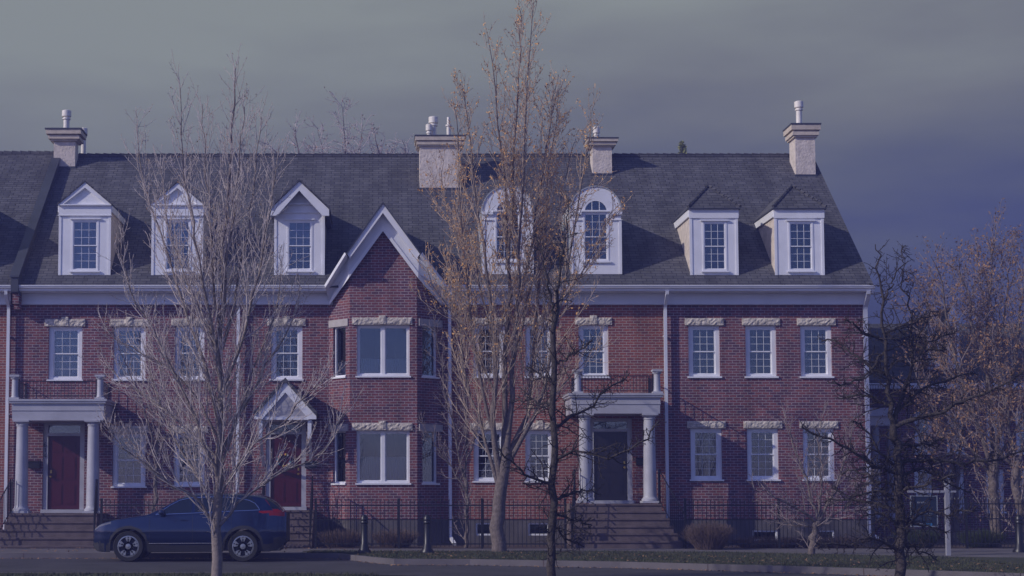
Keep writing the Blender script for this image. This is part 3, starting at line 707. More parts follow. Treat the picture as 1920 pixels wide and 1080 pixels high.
# rake boards
def line_poly(yY, pts): return [(P(x, y, yY).x, P(x, y, yY).z) for x, y in pts]
yf, y2 = -1.12, -.86
def strip(b, a, c, m, thick=.06):      # a, c: lists of (px, py, Y) along the upper and lower edge; a bent board with thickness
    A_ = [P(*p) for p in a]; C_ = [P(*p) for p in c]; n = len(A_); off = Vector((0, thick, 0))
    for k in range(n - 1):
        q = [C_[k], C_[k + 1], A_[k + 1], A_[k]]; b.face(q, m); b.face([v + off for v in q][::-1], m)
        b.face([A_[k], A_[k + 1], A_[k + 1] + off, A_[k] + off], m); b.face([C_[k + 1], C_[k], C_[k] + off, C_[k + 1] + off], m)
    for k, r_ in ((0, 1), (n - 1, -1)): b.face([A_[k], A_[k] + off, C_[k] + off, C_[k]][::r_], m)
for s_, kx, fx in ((-1, 655, 617), (1, 783, 829)):
    o_ = [1, -1][s_ > 0]
    b = MB(); U = [(718, 380, yf), (kx - 5 * o_, 475, yf)]; D_ = [(718, 399, yf), (kx + 1 * o_, 484, yf)]
    if s_ < 0: U, D_ = U[::-1], D_[::-1]
    strip(b, U, D_, 'white', .07); b.build('bargeboard', house)
    b = MB(); U = [(718, 392, y2), (kx - 3 * o_, 483, y2), (fx - 6 * o_, 541, -.54)]; D_ = [(718, 426, y2), (kx - 1 * o_, 513, y2), (fx, 567, -.16)]
    if s_ < 0: U, D_ = U[::-1], D_[::-1]
    strip(b, U, D_, 'frieze', .10); b.build('gable_frieze', house)
    b = MB(); U = [(718, 424, y2 - .03), (kx - 1 * o_, 511, y2 - .03), (fx, 565, -.19)]; D_ = [(718, 433, y2 - .03), (kx - 1 * o_, 521, y2 - .03), (fx, 573, -.19)]
    if s_ < 0: U, D_ = U[::-1], D_[::-1]
    strip(b, U, D_, 'white', .05); b.build('frieze_moulding', house)
    b = MB(); U = [(kx - 9 * o_, 473, -1.24), (fx - 9 * o_, 534.5, -.63)]; D_ = [(kx - 4 * o_, 480, -1.24), (fx - 5 * o_, 545, -.60)]; M1 = [(kx - 6.5 * o_, 476.5, -1.27), (fx - 7 * o_, 539, -.66)]
    UU, DD, MM = (U, D_, M1) if s_ > 0 else (U[::-1], D_[::-1], M1[::-1])
    strip(b, UU, MM, 'white', .12); strip(b, MM, [(x, y, Y_ + .05) for x, y, Y_ in DD], 'white', .10); b.build('gable_gutter', house)
    b = MB(); f = [P(kx - 4 * o_, 480, -1.14), P(fx - 5 * o_, 545, -.50), P(fx - 6 * o_, 545, -.12), P(kx - 3 * o_, 487, y2 + .02)]
    b.face(f if s_ < 0 else f[::-1], 'frieze'); f = [P(718, 399, yf + .03), P(kx, 484, yf + .03), P(kx - 2 * o_, 486, y2 + .02), P(718, 398, y2 + .02)]; b.face(f if s_ < 0 else f[::-1], 'frieze'); b.build('soffit', house)
b = MB()
for s_, kx, fx in ((-1, 650, 610), (1, 788, 835)):
    A0, K0, F0 = P(718, 378, yf - .04), P(kx, 473.5, yf - .04), P(fx, 533, -.62)
    B0, BK, BF = [Vector((v.x, 3.0, v.z)) for v in (A0, K0, F0)]; dn = Vector((0, 0, -.05))
    for q in ([A0, K0, BK, B0], [K0, F0, BF, BK]): b.face(q if s_ < 0 else q[::-1], 'shingle'); b.face([v + dn for v in (q[::-1] if s_ < 0 else q)], 'shingle')
    for u, v in ((A0, K0), (K0, F0)): b.face([u, v, v + dn, u + dn], 'flashing')
b.build('gable_roof', house)

# ------------------------------------------------------------------ porticos, porch, steps
def column(parent, px, py0, py1, Y, r, m='trim_shaded', name='column'):
    x = P(px, (py0 + py1) / 2, Y).x; z0, z1 = ZP(py1, Y), ZP(py0, Y); H = z1 - z0; b = MB()
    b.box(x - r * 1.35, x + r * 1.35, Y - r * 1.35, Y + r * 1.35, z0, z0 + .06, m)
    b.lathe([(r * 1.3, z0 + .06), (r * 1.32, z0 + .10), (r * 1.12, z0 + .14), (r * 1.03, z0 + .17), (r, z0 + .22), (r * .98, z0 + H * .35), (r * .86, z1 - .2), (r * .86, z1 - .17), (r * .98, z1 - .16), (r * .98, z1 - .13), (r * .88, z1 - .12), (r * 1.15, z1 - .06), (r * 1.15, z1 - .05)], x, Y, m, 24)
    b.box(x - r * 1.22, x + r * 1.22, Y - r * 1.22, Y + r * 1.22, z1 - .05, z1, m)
    return b.build(name, parent, True)
def railing(name, parent, a, c, z0, z1, n, slope=None, r=.009, za=None, zc=None):
    """picket railing from a to c (xy); za/zc lift of each end"""
    b = MB(); A = Vector((*a, 0)); C_ = Vector((*c, 0)); za = za or 0; zc = zc or 0
    for zz in (z0 + .06, z1):
        b.tube([(A.x, A.y, zz + za), (C_.x, C_.y, zz + zc)], .018 if zz == z1 else .012, 'iron', 4)
    for k in range(n + 1):
        p = A.lerp(C_, k / n); dz = za + (zc - za) * k / n; rr = .02 if k in (0, n) else r
        b.tube([(p.x, p.y, z0 + dz), (p.x, p.y, z1 + dz + (.06 if k in (0, n) else 0))], rr, 'iron', 4)
    return b.build(name, parent)
def portico(ent, ytop, ybot, cols, posts, coly, postY, Y=-1.6):
    x0, x1 = P(ent[0], ytop, Y).x, P(ent[1], ytop, Y).x; zt, zb = ZP(ytop, Y), ZP(ybot, Y); H = zt - zb
    b = MB(); i0 = .10
    b.box(x0 + i0, x1 - i0, Y + i0, 0, zb, zb + H * .46, 'trim_shaded'); b.box(x0 + i0 - .02, x1 - i0 + .02, Y + i0 - .02, 0, zb + H * .46, zb + H * .50, 'trim_shaded')
    b.box(x0 + i0 - .01, x1 - i0 + .01, Y + i0 - .01, 0, zb + H * .50, zb + H * .80, 'trim_shaded'); b.box(x0 + .03, x1 - .03, Y + .03, 0, zb + H * .80, zb + H * .90, 'trim_shaded'); b.box(x0, x1, Y, 0, zb + H * .90, zt, 'trim_shaded')
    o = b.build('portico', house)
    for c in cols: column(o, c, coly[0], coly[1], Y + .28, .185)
    pz = []
    for c in posts:
        x = P(c, ytop, Y + .18).x; z0 = zt; z1 = ZP(postY, Y + .18); bb = MB(); r = .10
        bb.box(x - r * 1.4, x + r * 1.4, Y + .18 - r * 1.4, Y + .18 + r * 1.4, z0, z0 + .05, 'trim_shaded')
        bb.lathe([(r * 1.2, z0 + .05), (r, z0 + .1), (r * .9, z1 - .14), (r * 1.3, z1 - .1), (r * 1.35, z1 - .06)], x, Y + .18, 'trim_shaded', 16); bb.box(x - r * 1.4, x + r * 1.4, Y + .18 - r * 1.4, Y + .18 + r * 1.4, z1 - .06, z1, 'trim_shaded')
        bb.build('parapet_post', o, True); pz.append(x)
    zr_ = ZP(postY + 11, Y)
    railing('balcony_railing', o, (pz[0] + .12, Y + .18), (pz[1] - .12, Y + .18), zt + .04, zr_, 22)
    railing('balcony_railing', o, (pz[0], Y + .3), (pz[0], -.02), zt + .04, zr_, 11); railing('balcony_railing', o, (pz[1], Y + .3), (pz[1], -.02), zt + .04, zr_, 11)
    return o
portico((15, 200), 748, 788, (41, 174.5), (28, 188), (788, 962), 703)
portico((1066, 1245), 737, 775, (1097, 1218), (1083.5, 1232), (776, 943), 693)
def steps(px0, px1, zl, n, rise, run, y0, flare=.05, rails=(1, 1), last=None):
    x0, x1 = P(px0, 970, y0).x, P(px1, 970, y0).x; b = MB()
    b.box(x0, x1, y0, -.02, 0, zl, 'steps')
    for k in range(1, n + 1):
        z = zl - rise * k; e = flare * k; ya = y0 - run * k
        b.box(x0 - e, x1 + e, ya, y0 - run * (k - 1), 0, z, 'steps'); b.box(x0 - e - .01, x1 + e + .01, ya - .03, ya + .1, z - .045, z + .004, 'steps')
    b.box(x0 - .01, x1 + .01, y0 - .03, y0 + .1, zl - .045, zl + .004, 'steps')
    o = b.build('front_steps', house)
    for s, on in ((-1, rails[0]), (1, rails[1])):
        if on:
            X = x0 + .04 if s < 0 else x1 - .04; Xe = X + s * flare * n
            railing('handrail', o, (X, y0 + .25), (X, y0), zl, zl + .92, 3)
            railing('handrail', o, (X, y0), (Xe, y0 - run * n), zl - rise * n + .0, zl - rise * n + .92, 12, za=rise * n, zc=0)
    return o
steps(16, 182, 1.05, 4, .215, .31, -1.75, flare=.045)
steps(492, 588, 1.14, 5, .19, .3, -1.35, flare=.0)
steps(1076, 1241, 1.33, 6, .2, .31, -1.75, flare=.055)
# middle gabled porch
yp = -1.35; b = MB()
A = lambda pts, Y=yp: [(P(x, y, Y).x, P(x, y, Y).z) for x, y in pts]
b.prism(A([(535, 708), (474, 774), (478, 779), (535, 716)]), yp - .05, 0, 'shingle'); b.prism(A([(535, 708), (535, 716), (592, 779), (596, 774)]), yp - .05, 0, 'shingle')
porch = b.build('porch', house)
b = MB(); b.prism(A([(535, 714), (535, 736), (497, 779), (492, 786), (477, 786), (477, 777)]), yp, yp + .08, 'white'); b.prism(A([(535, 714), (593, 777), (593, 786), (578, 786), (573, 779), (535, 736)]), yp, yp + .08, 'white'); b.build('bargeboard', porch)
b = MB(); b.prism(A([(488, 786), (582, 786), (535, 728)]), yp + .05, yp + .14, 'panel_grey')
x0, x1, z0, z1 = RX(492, 578, 781, 787, yp); b.box(x0, x1, yp + .03, 0, z0, z1, 'frieze'); b.build('gable_panel', porch)
for px in (488, 580):
    x = P(px, 800, yp).x; b = MB(); zt = ZP(787, yp); b.box(x - .055, x + .055, yp + .1, yp + .2, ZP(822, yp), zt, 'frieze'); b.box(x - .05, x + .05, yp + .2, 0, zt - .12, zt, 'frieze')
    b.xprism([(yp + .2, ZP(818, yp)), (yp + .2, ZP(822, yp)), (0, zt - 1.3), (0, zt - 1.2)], x - .04, x + .04, 'frieze'); b.build('bracket', porch)
# letterboxes, lamp
for px, py in ((65, 872), (1203, 866), (583, 872)):
    x, z = P(px, py).x, P(px, py).z; b = MB(); b.box(x - .17, x + .17, -.13, 0, z - .09, z + .09, 'iron'); b.xprism([(-.15, z + .088), (0, z + .088), (0, z + .13), (-.06, z + .125)][::-1], x - .18, x + .18, 'iron'); b.build('letterbox', house)
# house number 6 1 4, stacked down the left side of the door frame
digits = {'6': [[(.9, .95), (.45, .98), (.1, .7), (.05, .3), (.25, .03), (.7, .03), (.95, .3), (.75, .52), (.3, .52), (.06, .32)]], '1': [[(.3, .8), (.6, 1), (.6, 0)]], '4': [[(.75, 0), (.75, 1), (.05, .3), (1, .3)]]}
b = MB()
for k, ch in enumerate('614'):
    o = P(84, 834 + k * 10); w_, h_ = .075, .12
    for st in digits[ch]: b.tube([(o.x - w_ / 2 + u * w_, .035, o.z - h_ / 2 + v * h_) for u, v in st], .010, 'iron', 5)
b.build('house_number', house)
b = MB()
for k, ch in enumerate('618'):
    pass
# wreath on the middle door
X0, X1, Z0, Z1, yy = D2; wc = ((X0 + X1) / 2 - .05, Z0 + 1.35)
wr = thing('door_wreath', (wc[0], yy + .0, wc[1]), 'round wreath of coloured baubles hanging on the red middle door', 'wreath')
b = MB(); b.tube([(wc[0] + .2 * math.cos(a * .3927), yy + .015, wc[1] + .17 * math.sin(a * .3927)) for a in range(17)], .03, 'twig_dark', 6); b.build('ring', wr)
r = random.Random(4)
for k, m in enumerate(('wreath_red', 'wreath_gold', 'wreath_teal', 'wreath_pale')):
    b = MB()
    for q in range(6):
        a = r.uniform(0, 6.28); cx, cz, rr = wc[0] + .2 * math.cos(a), wc[1] + .17 * math.sin(a), r.uniform(.025, .04)
        b.lathe([(rr * math.sin(t_ * math.pi / 6) + .001, yy - .02 - rr * math.cos(t_ * math.pi / 6)) for t_ in range(7)][::1], cx, cz, m, 8, axis='y')
    b.build('bauble', wr, True)

# ------------------------------------------------------------------ neighbour on the left
nb = thing('brick_townhouse', (-14.5, 0, .12), 'brick townhouse at the left edge, joined to the long rowhouse by a dark firewall', 'house')
NX0 = -22.0; b = MB(); wall(b, NX0, HX0 - .02, .0, ZT + .25, [], 'brick_orange'); b.face([(NX0, 0, 0), (NX0, 0, ze), (NX0, YR, zr), (NX0, BUILD_BACK, ze), (NX0, BUILD_BACK, 0)], 'brick_orange')
b.face([(HX0, BUILD_BACK, 0), (NX0, BUILD_BACK, 0), (NX0, BUILD_BACK, ze), (HX0, BUILD_BACK, ze)], 'brick_orange'); b.build('wall', nb)
b = MB(); frieze(b, NX0, P(20, 560, -.1).x); b.build('frieze', nb)
gutter(NX0, P(20, 540, -.6).x, nb); roof(nb, NX0 - .2, fx0 - .03, .08); downspout(16.5, nb, 985)
dormer(nb, -135, -39, 384, 'pediment', (-87, 340), (-112, -62, 412, 508), (0, 1, 'blind'))
for q in ((-80, -20, 612, 711), (-80, -20, 812, 912)):
    h = RX(*q); b = MB()

# ------------------------------------------------------------------ row behind on the right
rb = thing('distant_rowhouse', (22, 7, .1), 'brick rowhouse with pointed white dormers, half hidden behind the trees on the right', 'house')
BY = 7.0; bx0, bx1 = P(1560, 800, BY).x, P(2080, 800, BY).x; zev = ZP(712, BY - .4); zrd = ZP(607, BY + 4.5)
bwin = [RX(x, x + 34, 770, 850, BY) for x in (1715, 1775, 1850, 1905)] + [RX(x, x + 34, 880, 960, BY) for x in (1715, 1775, 1850, 1905)]
b = MB(); wall(b, bx0, bx1, 0, zev + .1, bwin, 'brick_purple'); 
Mb = Matrix.Translation((0, BY, 0)); b2 = MB(Mb); wall(b2, bx0, bx1, 0, zev + .1, bwin, 'brick_purple'); b2.face([(bx1, 0, 0), (bx1, 8, 0), (bx1, 8, zev), (bx1, 4.5, zrd), (bx1, 0, zev)], 'brick_purple'); b2.build('wall', rb)
for h in bwin: window(rb, *h, M=Mb)
b = MB(Mb); b.xprism([(-.4, zev), (4.5, zrd), (9.4, zev), (9.4, zev - .15), (4.5, zrd - .2), (-.4, zev - .12)], bx0, bx1, 'shingle'); b.build('roof', rb)
b = MB(Mb); b.box(bx0, bx1, -.45, -.02, zev - .3, zev - .12, 'white'); b.build('frieze', rb)
for (pc, top, bot) in ((1751, 588, 692), (1788, 574, 692)):
    x0, x1, z0, z1 = RX(pc - 11, pc + 11, top + 32, bot, BY - .2); xc = (x0 + x1) / 2; za = ZP(top, BY - .2)
    b = MB(); b.box(x0, x1, BY - .2, BY - .1, z0, z1, 'white'); b.box(x0 + .02, x1 - .02, BY - .1, BY + 2.6, z0, z1 - .02, 'shingle'); b.prism([(x0 - .06, z1), (x1 + .06, z1), (xc, za)], BY - .26, BY - .1, 'white'); b.prism([(x0 - .06, z1), (x1 + .06, z1), (xc, za)], BY - .1, BY + 3, 'shingle'); d = b.build('dormer', rb)
    b = MB(); b.box(x0 + .1, x1 - .1, BY - .215, BY - .2, z0 + .3, z1 - .1, 'interior'); b.build('window', d)
# its side porch next to the corner
x0, x1, z0, z1 = RX(1629, 1678, 765, 780, 4.0); b = MB(); b.box(x0, x1, 4, 7, z0, z1, 'frieze'); b.box(x0 + .05, x1 - .05, 4.1, 7, z0 - .3, z0, 'white'); pr_ = b.build('portico', rb)
for px in (1642, 1672): column(pr_, px, 786, 975, 4.3, .15)
railing('balcony_railing', pr_, (x0, 4.1), (x1, 4.1), z1, z1 + .75, 16)

# ------------------------------------------------------------------ fences
def fence(name, x0, x1, Y, h, label, sp_=.115, base=.12):
    t_ = thing(name, ((x0 + x1) / 2, Y, base), label, 'fence', 'black iron fences along the pavement')
    b = MB()
    n = int((x1 - x0) / sp_)
    for k in range(n + 1):
        x = x0 + (x1 - x0) * k / n; b.box(x - .008, x + .008, Y - .008, Y + .008, base + .06, base + h, 'iron')
        b.lathe([(.008, base + h), (.014, base + h + .03), (.001, base + h + .08)], x, Y, 'iron', 4)
    b.build('pickets', t_)
    for zz in (base + .14, base + h * .62, base + h - .1): b = MB(); b.box(x0, x1, Y - .016, Y + .016, zz - .016, zz + .016, 'iron'); b.build('rail', t_)
    m_ = max(1, round((x1 - x0) / 2.4))
    for k in range(m_ + 1):
        x = x0 + (x1 - x0) * k / m_; b = MB(); b.box(x - .03, x + .03, Y - .031, Y + .031, base - .05, base + h + .06, 'iron'); b.box(x - .04, x + .04, Y - .04, Y + .04, base + h + .06, base + h + .09, 'iron'); b.build('post', t_)
X_ = lambda px, Y=-3.5: P(px, 990, Y).x
fence('iron_fence', X_(592), X_(1060), -3.5, 1.28, 'black iron picket fence in front of the bay window and the big budding tree')
fence('iron_fence', X_(1285), X_(1636), -3.5, 1.28, 'black iron picket fence in front of the three right-hand ground-floor windows')
fence('iron_fence', X_(1640), X_(1990), -3.4, 1.32, 'black iron picket fence behind the white sign post at the right edge', .10)
fence('iron_fence', X_(190), X_(480), -3.5, 1.28, 'black iron picket fence behind the parked blue car')

# bollards
for px, lab in ((683, 'black bollard on the verge directly below the bay window'), (801, 'black bollard on the verge, nearest to the left of the big budding tree'), (1911, 'black bollard at the right edge beside the wide pavement')):
    Y = -6.6 if px < 1000 else -6.3; p = P(px, 1000, Y); t_ = thing('bollard', (p.x, Y, .13), lab, 'bollard', 'black bollards along the street')
    b = MB(); b.lathe([(.17, .13), (.17, .17), (.12, .24), (.10, .34), (.085, .36), (.08, .86), (.10, .88), (.10, .92), (.085, .94)], p.x, Y, 'iron', 16); b.build('shaft', t_, True)
    b = MB(); b.lathe([(.085, .94), (.10, .96), (.095, 1.02), (.05, 1.08), (.005, 1.09)], p.x, Y, 'iron', 16); b.build('cap', t_, True)

# sign post and the sign hanging from it
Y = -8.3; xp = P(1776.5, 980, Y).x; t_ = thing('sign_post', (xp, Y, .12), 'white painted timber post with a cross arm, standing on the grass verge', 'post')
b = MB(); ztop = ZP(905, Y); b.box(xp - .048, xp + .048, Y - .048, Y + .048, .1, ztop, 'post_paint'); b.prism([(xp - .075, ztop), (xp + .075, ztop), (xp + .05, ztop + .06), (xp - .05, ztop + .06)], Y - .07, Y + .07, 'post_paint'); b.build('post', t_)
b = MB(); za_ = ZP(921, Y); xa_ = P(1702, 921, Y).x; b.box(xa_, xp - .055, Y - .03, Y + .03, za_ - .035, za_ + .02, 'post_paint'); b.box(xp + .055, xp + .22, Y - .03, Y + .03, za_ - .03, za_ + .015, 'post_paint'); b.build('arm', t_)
x0, x1, z0, z1 = RX(1707, 1758, 929, 988, Y); st_ = thing('hanging_sign', ((x0 + x1) / 2, Y, z0), 'dark blue notice sign in a pale frame hanging from the white post', 'sign')
b = MB(); b.box(x0 + .02, x1 - .02, Y - .012, Y + .012, z0 + .02, z1 - .02, 'sign_dark'); b.build('board', st_)
b = MB()
for q in ((x0, x0 + .025, z0, z1), (x1 - .025, x1, z0, z1), (x0 + .025, x1 - .025, z0, z0 + .025), (x0 + .025, x1 - .025, z1 - .025, z1)): b.box(q[0], q[1], Y - .018, Y + .018, q[2], q[3], 'sign_ink')
b.build('frame', st_)
b = MB()
for px in (1717, 1750): x = P(px, 925, Y).x; b.tube([(x, Y, z1), (x, Y, za_ - .045)], .008, 'iron', 4)
b.build('chain', st_)
def W(px, py): q = P(px, py, Y - .014); return q.x, q.z
b = MB()
def bar(xa, ya, xb, yb2, m): (a0, c0), (a1, c1) = W(xa, yb2), W(xb, ya); b.box(a0, a1, Y - .0145, Y - .012, c0, c1, m)
for k, (w_, g_) in enumerate(((2.2, 0), (1.6, 3), (2.0, 5.4), (1.5, 8), (2.2, 10.4), (1.8, 13.4))): bar(1720 + g_, 940.5 + (k % 2) * .5, 1720 + g_ + w_, 943.5, 'sign_ink')
bar(1738, 963, 1748, 963.8, 'sign_ink'); bar(1732, 966.3, 1746, 967, 'sign_ink')
for k in range(3): bar(1720, 970 + k * 1.8, 1731, 970.6 + k * 1.8, 'blind_dim'); bar(1734, 970 + k * 1.8, 1747, 970.6 + k * 1.8, 'blind_dim')
bar(1722, 981, 1732, 985, 'sign_ink'); bar(1737, 981, 1748, 985.5, 'sign_blue'); b.build('lettering', st_)

# ------------------------------------------------------------------ the parked car
car = thing('parked_car', (-4.5, -7.95, 0), 'dark blue compact SUV parked at the kerb facing left with red tail lights', 'car')
CX0, CL, CY, HW = -6.80, 4.60, -7.98, .925
def ip(x, tb): return float(np.interp(x, [a for a, c in tb], [c for a, c in tb]))
def sm(x, tb):      # smoothed interpolation
    return (ip(x - .06, tb) + ip(x, tb) * 2 + ip(x + .06, tb)) / 4
XF, XRr, WR = .86, 3.58, .365
BELT = [(0, .80), (.12, .86), (.5, .97), (1.2, 1.06), (1.6, 1.10), (2.6, 1.14), (3.6, 1.19), (4.3, 1.22), (4.6, 1.16)]
TOP = [(0, .72), (.05, .80), (.2, .90), (.5, .99), (.9, 1.05), (1.25, 1.10), (1.45, 1.19), (1.8, 1.40), (2.1, 1.545), (2.4, 1.61), (2.9, 1.64), (3.4, 1.635), (3.9, 1.59), (4.15, 1.53), (4.33, 1.41), (4.5, 1.20), (4.6, 1.05)]
BOT = [(0, .34), (.1, .24), (.5, .22), (4.2, .24), (4.45, .33), (4.6, .48)]
PLAN = [(0, .66), (.08, .76), (.25, .85), (.6, .905), (1.2, .92), (3.6, .925), (4.2, .90), (4.45, .84), (4.6, .76)]
def arch(x, bot):
    for c in (XF, XRr):
        R = WR + .075
        if abs(x - c) < R: bot = max(bot, WR + math.sqrt(R * R - (x - c) ** 2) - .02)
    return bot
xs = sorted(set([round(v, 3) for v in np.linspace(0, 3.9, 99)] + [round(v, 3) for v in np.linspace(3.9, 4.6, 50)] + [round(c + s_ * (WR + .075) * math.cos(a), 3) for c in (XF, XRr) for s_ in (-1, 1) for a in np.linspace(0, 1.5, 9)]))
rings = []
for x in xs:
    zb_, zt_ = sm(x, BELT), sm(x, TOP); zt_ = max(zt_, zb_ + .004) if x > 1.2 else zt_; zb_ = min(zb_, zt_ - .003)
    z0_ = arch(x, ip(x, BOT)); wd = sm(x, PLAN); z0_ = min(z0_, zb_ - .05); ring = []
    for k in range(17):
        u = k / 16; z = z0_ + (zb_ - z0_) * u; hn = (z - .2) / .95
        y = wd * (1 - .05 * max(0, .35 - hn) / .35 * 1.6 - .055 * max(0, hn - .62) / .38) + .006 * math.sin(min(1, max(0, (z - .66) / .1)) * math.pi)
        ring.append((x, y, z))
    tum = .24 * min(1, (zt_ - zb_) / .45); yb3 = ring[-1][1]
    for k in range(1, 11):
        u = k / 10; ring.append((x, yb3 - .012 - tum * (u ** 1.3), zb_ + (zt_ - .035 * min(1, (zt_ - zb_) / .2) - zb_) * u))
    ye = ring[-1][1]; zz = ring[-1][2]
    for k in range(1, 6):
        u = k / 5; ring.append((x, ye * (1 - u), zz + (zt_ - zz + .012) * math.sin(u * math.pi / 2)))
    rings.append(ring)
NR = len(rings[0]); cv = [[], []]
body = MB(); glassb = MB(); clad = MB(); tail = MB(); head = MB(); BODY_PT = {}
def cpt(i, j, s, off=0): x, y, z = rings[i][j]; return (CX0 + x, CY + s * (y + off), z)
def region(x, z, j):
    if 16 <= j < 26:
        if x > 1.32:
            lo = sm(x, BELT) + .03; hi = sm(x, TOP) - .09
            fa = 1.42 + (z - 1.10) * 1.38; rbk = 4.02 - (z - 1.2) * .75
            if lo < z < hi and x > fa + .10 and x < rbk and not (2.34 < x < 2.42): return 'carglass'
            if x > 4.05 and z > 1.25 and (x > 4.30 - (z - 1.2) * .7): return 'carglass'
    if j >= 26:
        if 1.40 < x < 2.08: return 'carglass'
        if 4.12 < x < 4.42: return 'carglass'
    if j < 26:
        a_ = (x - 3.95) / .6
        if 0 < a_ < 1.02 and 1.165 - .10 * a_ < z < 1.205 + .03 * a_: return 'lens_red'
        c_ = (1.46 - z) / .30
        if 0 < c_ < 1 and 4.10 + .24 * c_ < x < 4.19 + .30 * c_: return 'lens_red'
    if j < 16:
        if z < .42 and .3 < x < 4.4: return 'carplastic'
        for c in (XF, XRr):
            if math.hypot(x - c, z - WR) < WR + .125 and z > .2: return 'carplastic'
        if x > 4.3 and z < .60: return 'carplastic'
        if x < .28 and z < .45: return 'carplastic'
        if .03 < x < .44 and .755 + x * .34 < z < .85 + x * .25: return 'lens_clear'
    return 'carpaint'
for s in (1, -1):
    for i in range(len(xs) - 1):
        for j in range(NR - 1):
            xm_ = (xs[i] + xs[i + 1]) / 2; zm_ = (rings[i][j][2] + rings[i + 1][j + 1][2] + rings[i + 1][j][2] + rings[i][j + 1][2]) / 4
            rg = region(xm_, zm_, j); tgt = {'carglass': glassb, 'carplastic': clad, 'lens_red': tail, 'lens_clear': head}.get(rg, body)
            f = [cpt(i, j, s), cpt(i + 1, j, s), cpt(i + 1, j + 1, s), cpt(i, j + 1, s)]
            tgt.face(f if s < 0 else f[::-1], rg)
for i, sg in ((0, 1), (len(xs) - 1, -1)):      # nose and tail caps
    pts = [cpt(i, j, -1) for j in range(NR)] + [cpt(i, j, 1) for j in range(NR - 2, -1, -1)]
    body.face(pts if sg < 0 else pts[::-1], 'carplastic')
body.box(CX0 + .15, CX0 + 4.45, CY - .8, CY + .8, .26, .5, 'carplastic')
def merge(mb, name, parent):
    o = mb.build(name, parent); import bmesh
    bm = bmesh.new(); bm.from_mesh(o.data); bmesh.ops.remove_doubles(bm, verts=bm.verts, dist=.0005); bmesh.ops.recalc_face_normals(bm, faces=bm.faces); bm.to_mesh(o.data); bm.free()
    o.data.polygons.foreach_set('use_smooth', [True] * len(o.data.polygons))
    try: o.data.set_sharp_from_angle(angle=math.radians(50))
    except Exception: pass
    return o
bo = merge(body, 'body', car); merge(glassb, 'side_glass', car); merge(clad, 'cladding', car)
for nm_, mb_ in (('taillight', tail), ('headlight', head)):      # one lamp on each side
    for s_ in (-1, 1):
        h2 = MB()
        for f_, m_ in zip(mb_.f, mb_.m):
            pts_ = [mb_.v[k_] for k_ in f_]
            if (sum(p_.y for p_ in pts_) / 4 - CY) * s_ > 0: h2.face(pts_, m_)
        merge(h2, nm_, car)
def sidept(x, z, off=.006, s=-1):
    i = min(range(len(xs)), key=lambda k: abs(xs[k] - x)); rg = rings[i]; zs2 = [p[2] for p in rg[:27]]; ys2 = [p[1] for p in rg[:27]]
    return (CX0 + x, CY + s * (float(np.interp(z, zs2, ys2)) + off), z)
for s in (-1, 1):
    b = MB(); b.tube([sidept(x, sm(x, BELT) + .02, .006, s) for x in np.linspace(1.50, 3.95, 14)], .011, 'chrome', 5)
    b.tube([sidept(x, z, .008, s) for x, z in [(1.50, 1.12), (1.62, 1.19), (1.82, 1.33), (2.05, 1.455), (2.3, 1.51), (2.9, 1.54), (3.4, 1.515), (3.72, 1.45), (3.86, 1.38), (3.95, 1.27), (3.97, 1.22)]], .010, 'chrome', 5)
    b.build('chrome_trim', car)
b = MB()
for s in (-1, 1):
    for x in (1.36, 2.38, 3.30): b.tube([sidept(x + (0 if z < .8 else 0), z, .001, s) for z in np.linspace(.45, sm(x, BELT), 7)], .005, 'carplastic', 4)
    b.tube([sidept(x, .43 + .02 * x / 4, .006, s) for x in np.linspace(1.35, 3.1, 8)], .010, 'chrome', 4)
b.build('door_seam', car)
for s in (-1, 1):
    for x in (2.18, 3.1):
        b = MB(); p = sidept(x, .99, 0, s); b.box(p[0] - .09, p[0] + .09, p[1] - .02, p[1] + .02, .975, 1.0, 'carpaint'); b.build('door_handle', car)
    b = MB(); p = sidept(1.62, 1.14, 0, s); q = p[1] + s * .03
    b.lathe([(.03, q - .0 * s), (.075, q + s * .02), (.085, q + s * .10), (.06, q + s * .17), (.01, q + s * .19)] if s > 0 else [(.01, q - .19), (.06, q - .17), (.085, q - .10), (.075, q - .02), (.03, q)], p[0] + .04, 1.17, 'carpaint', 12, axis='y'); b.build('wing_mirror', car, True)
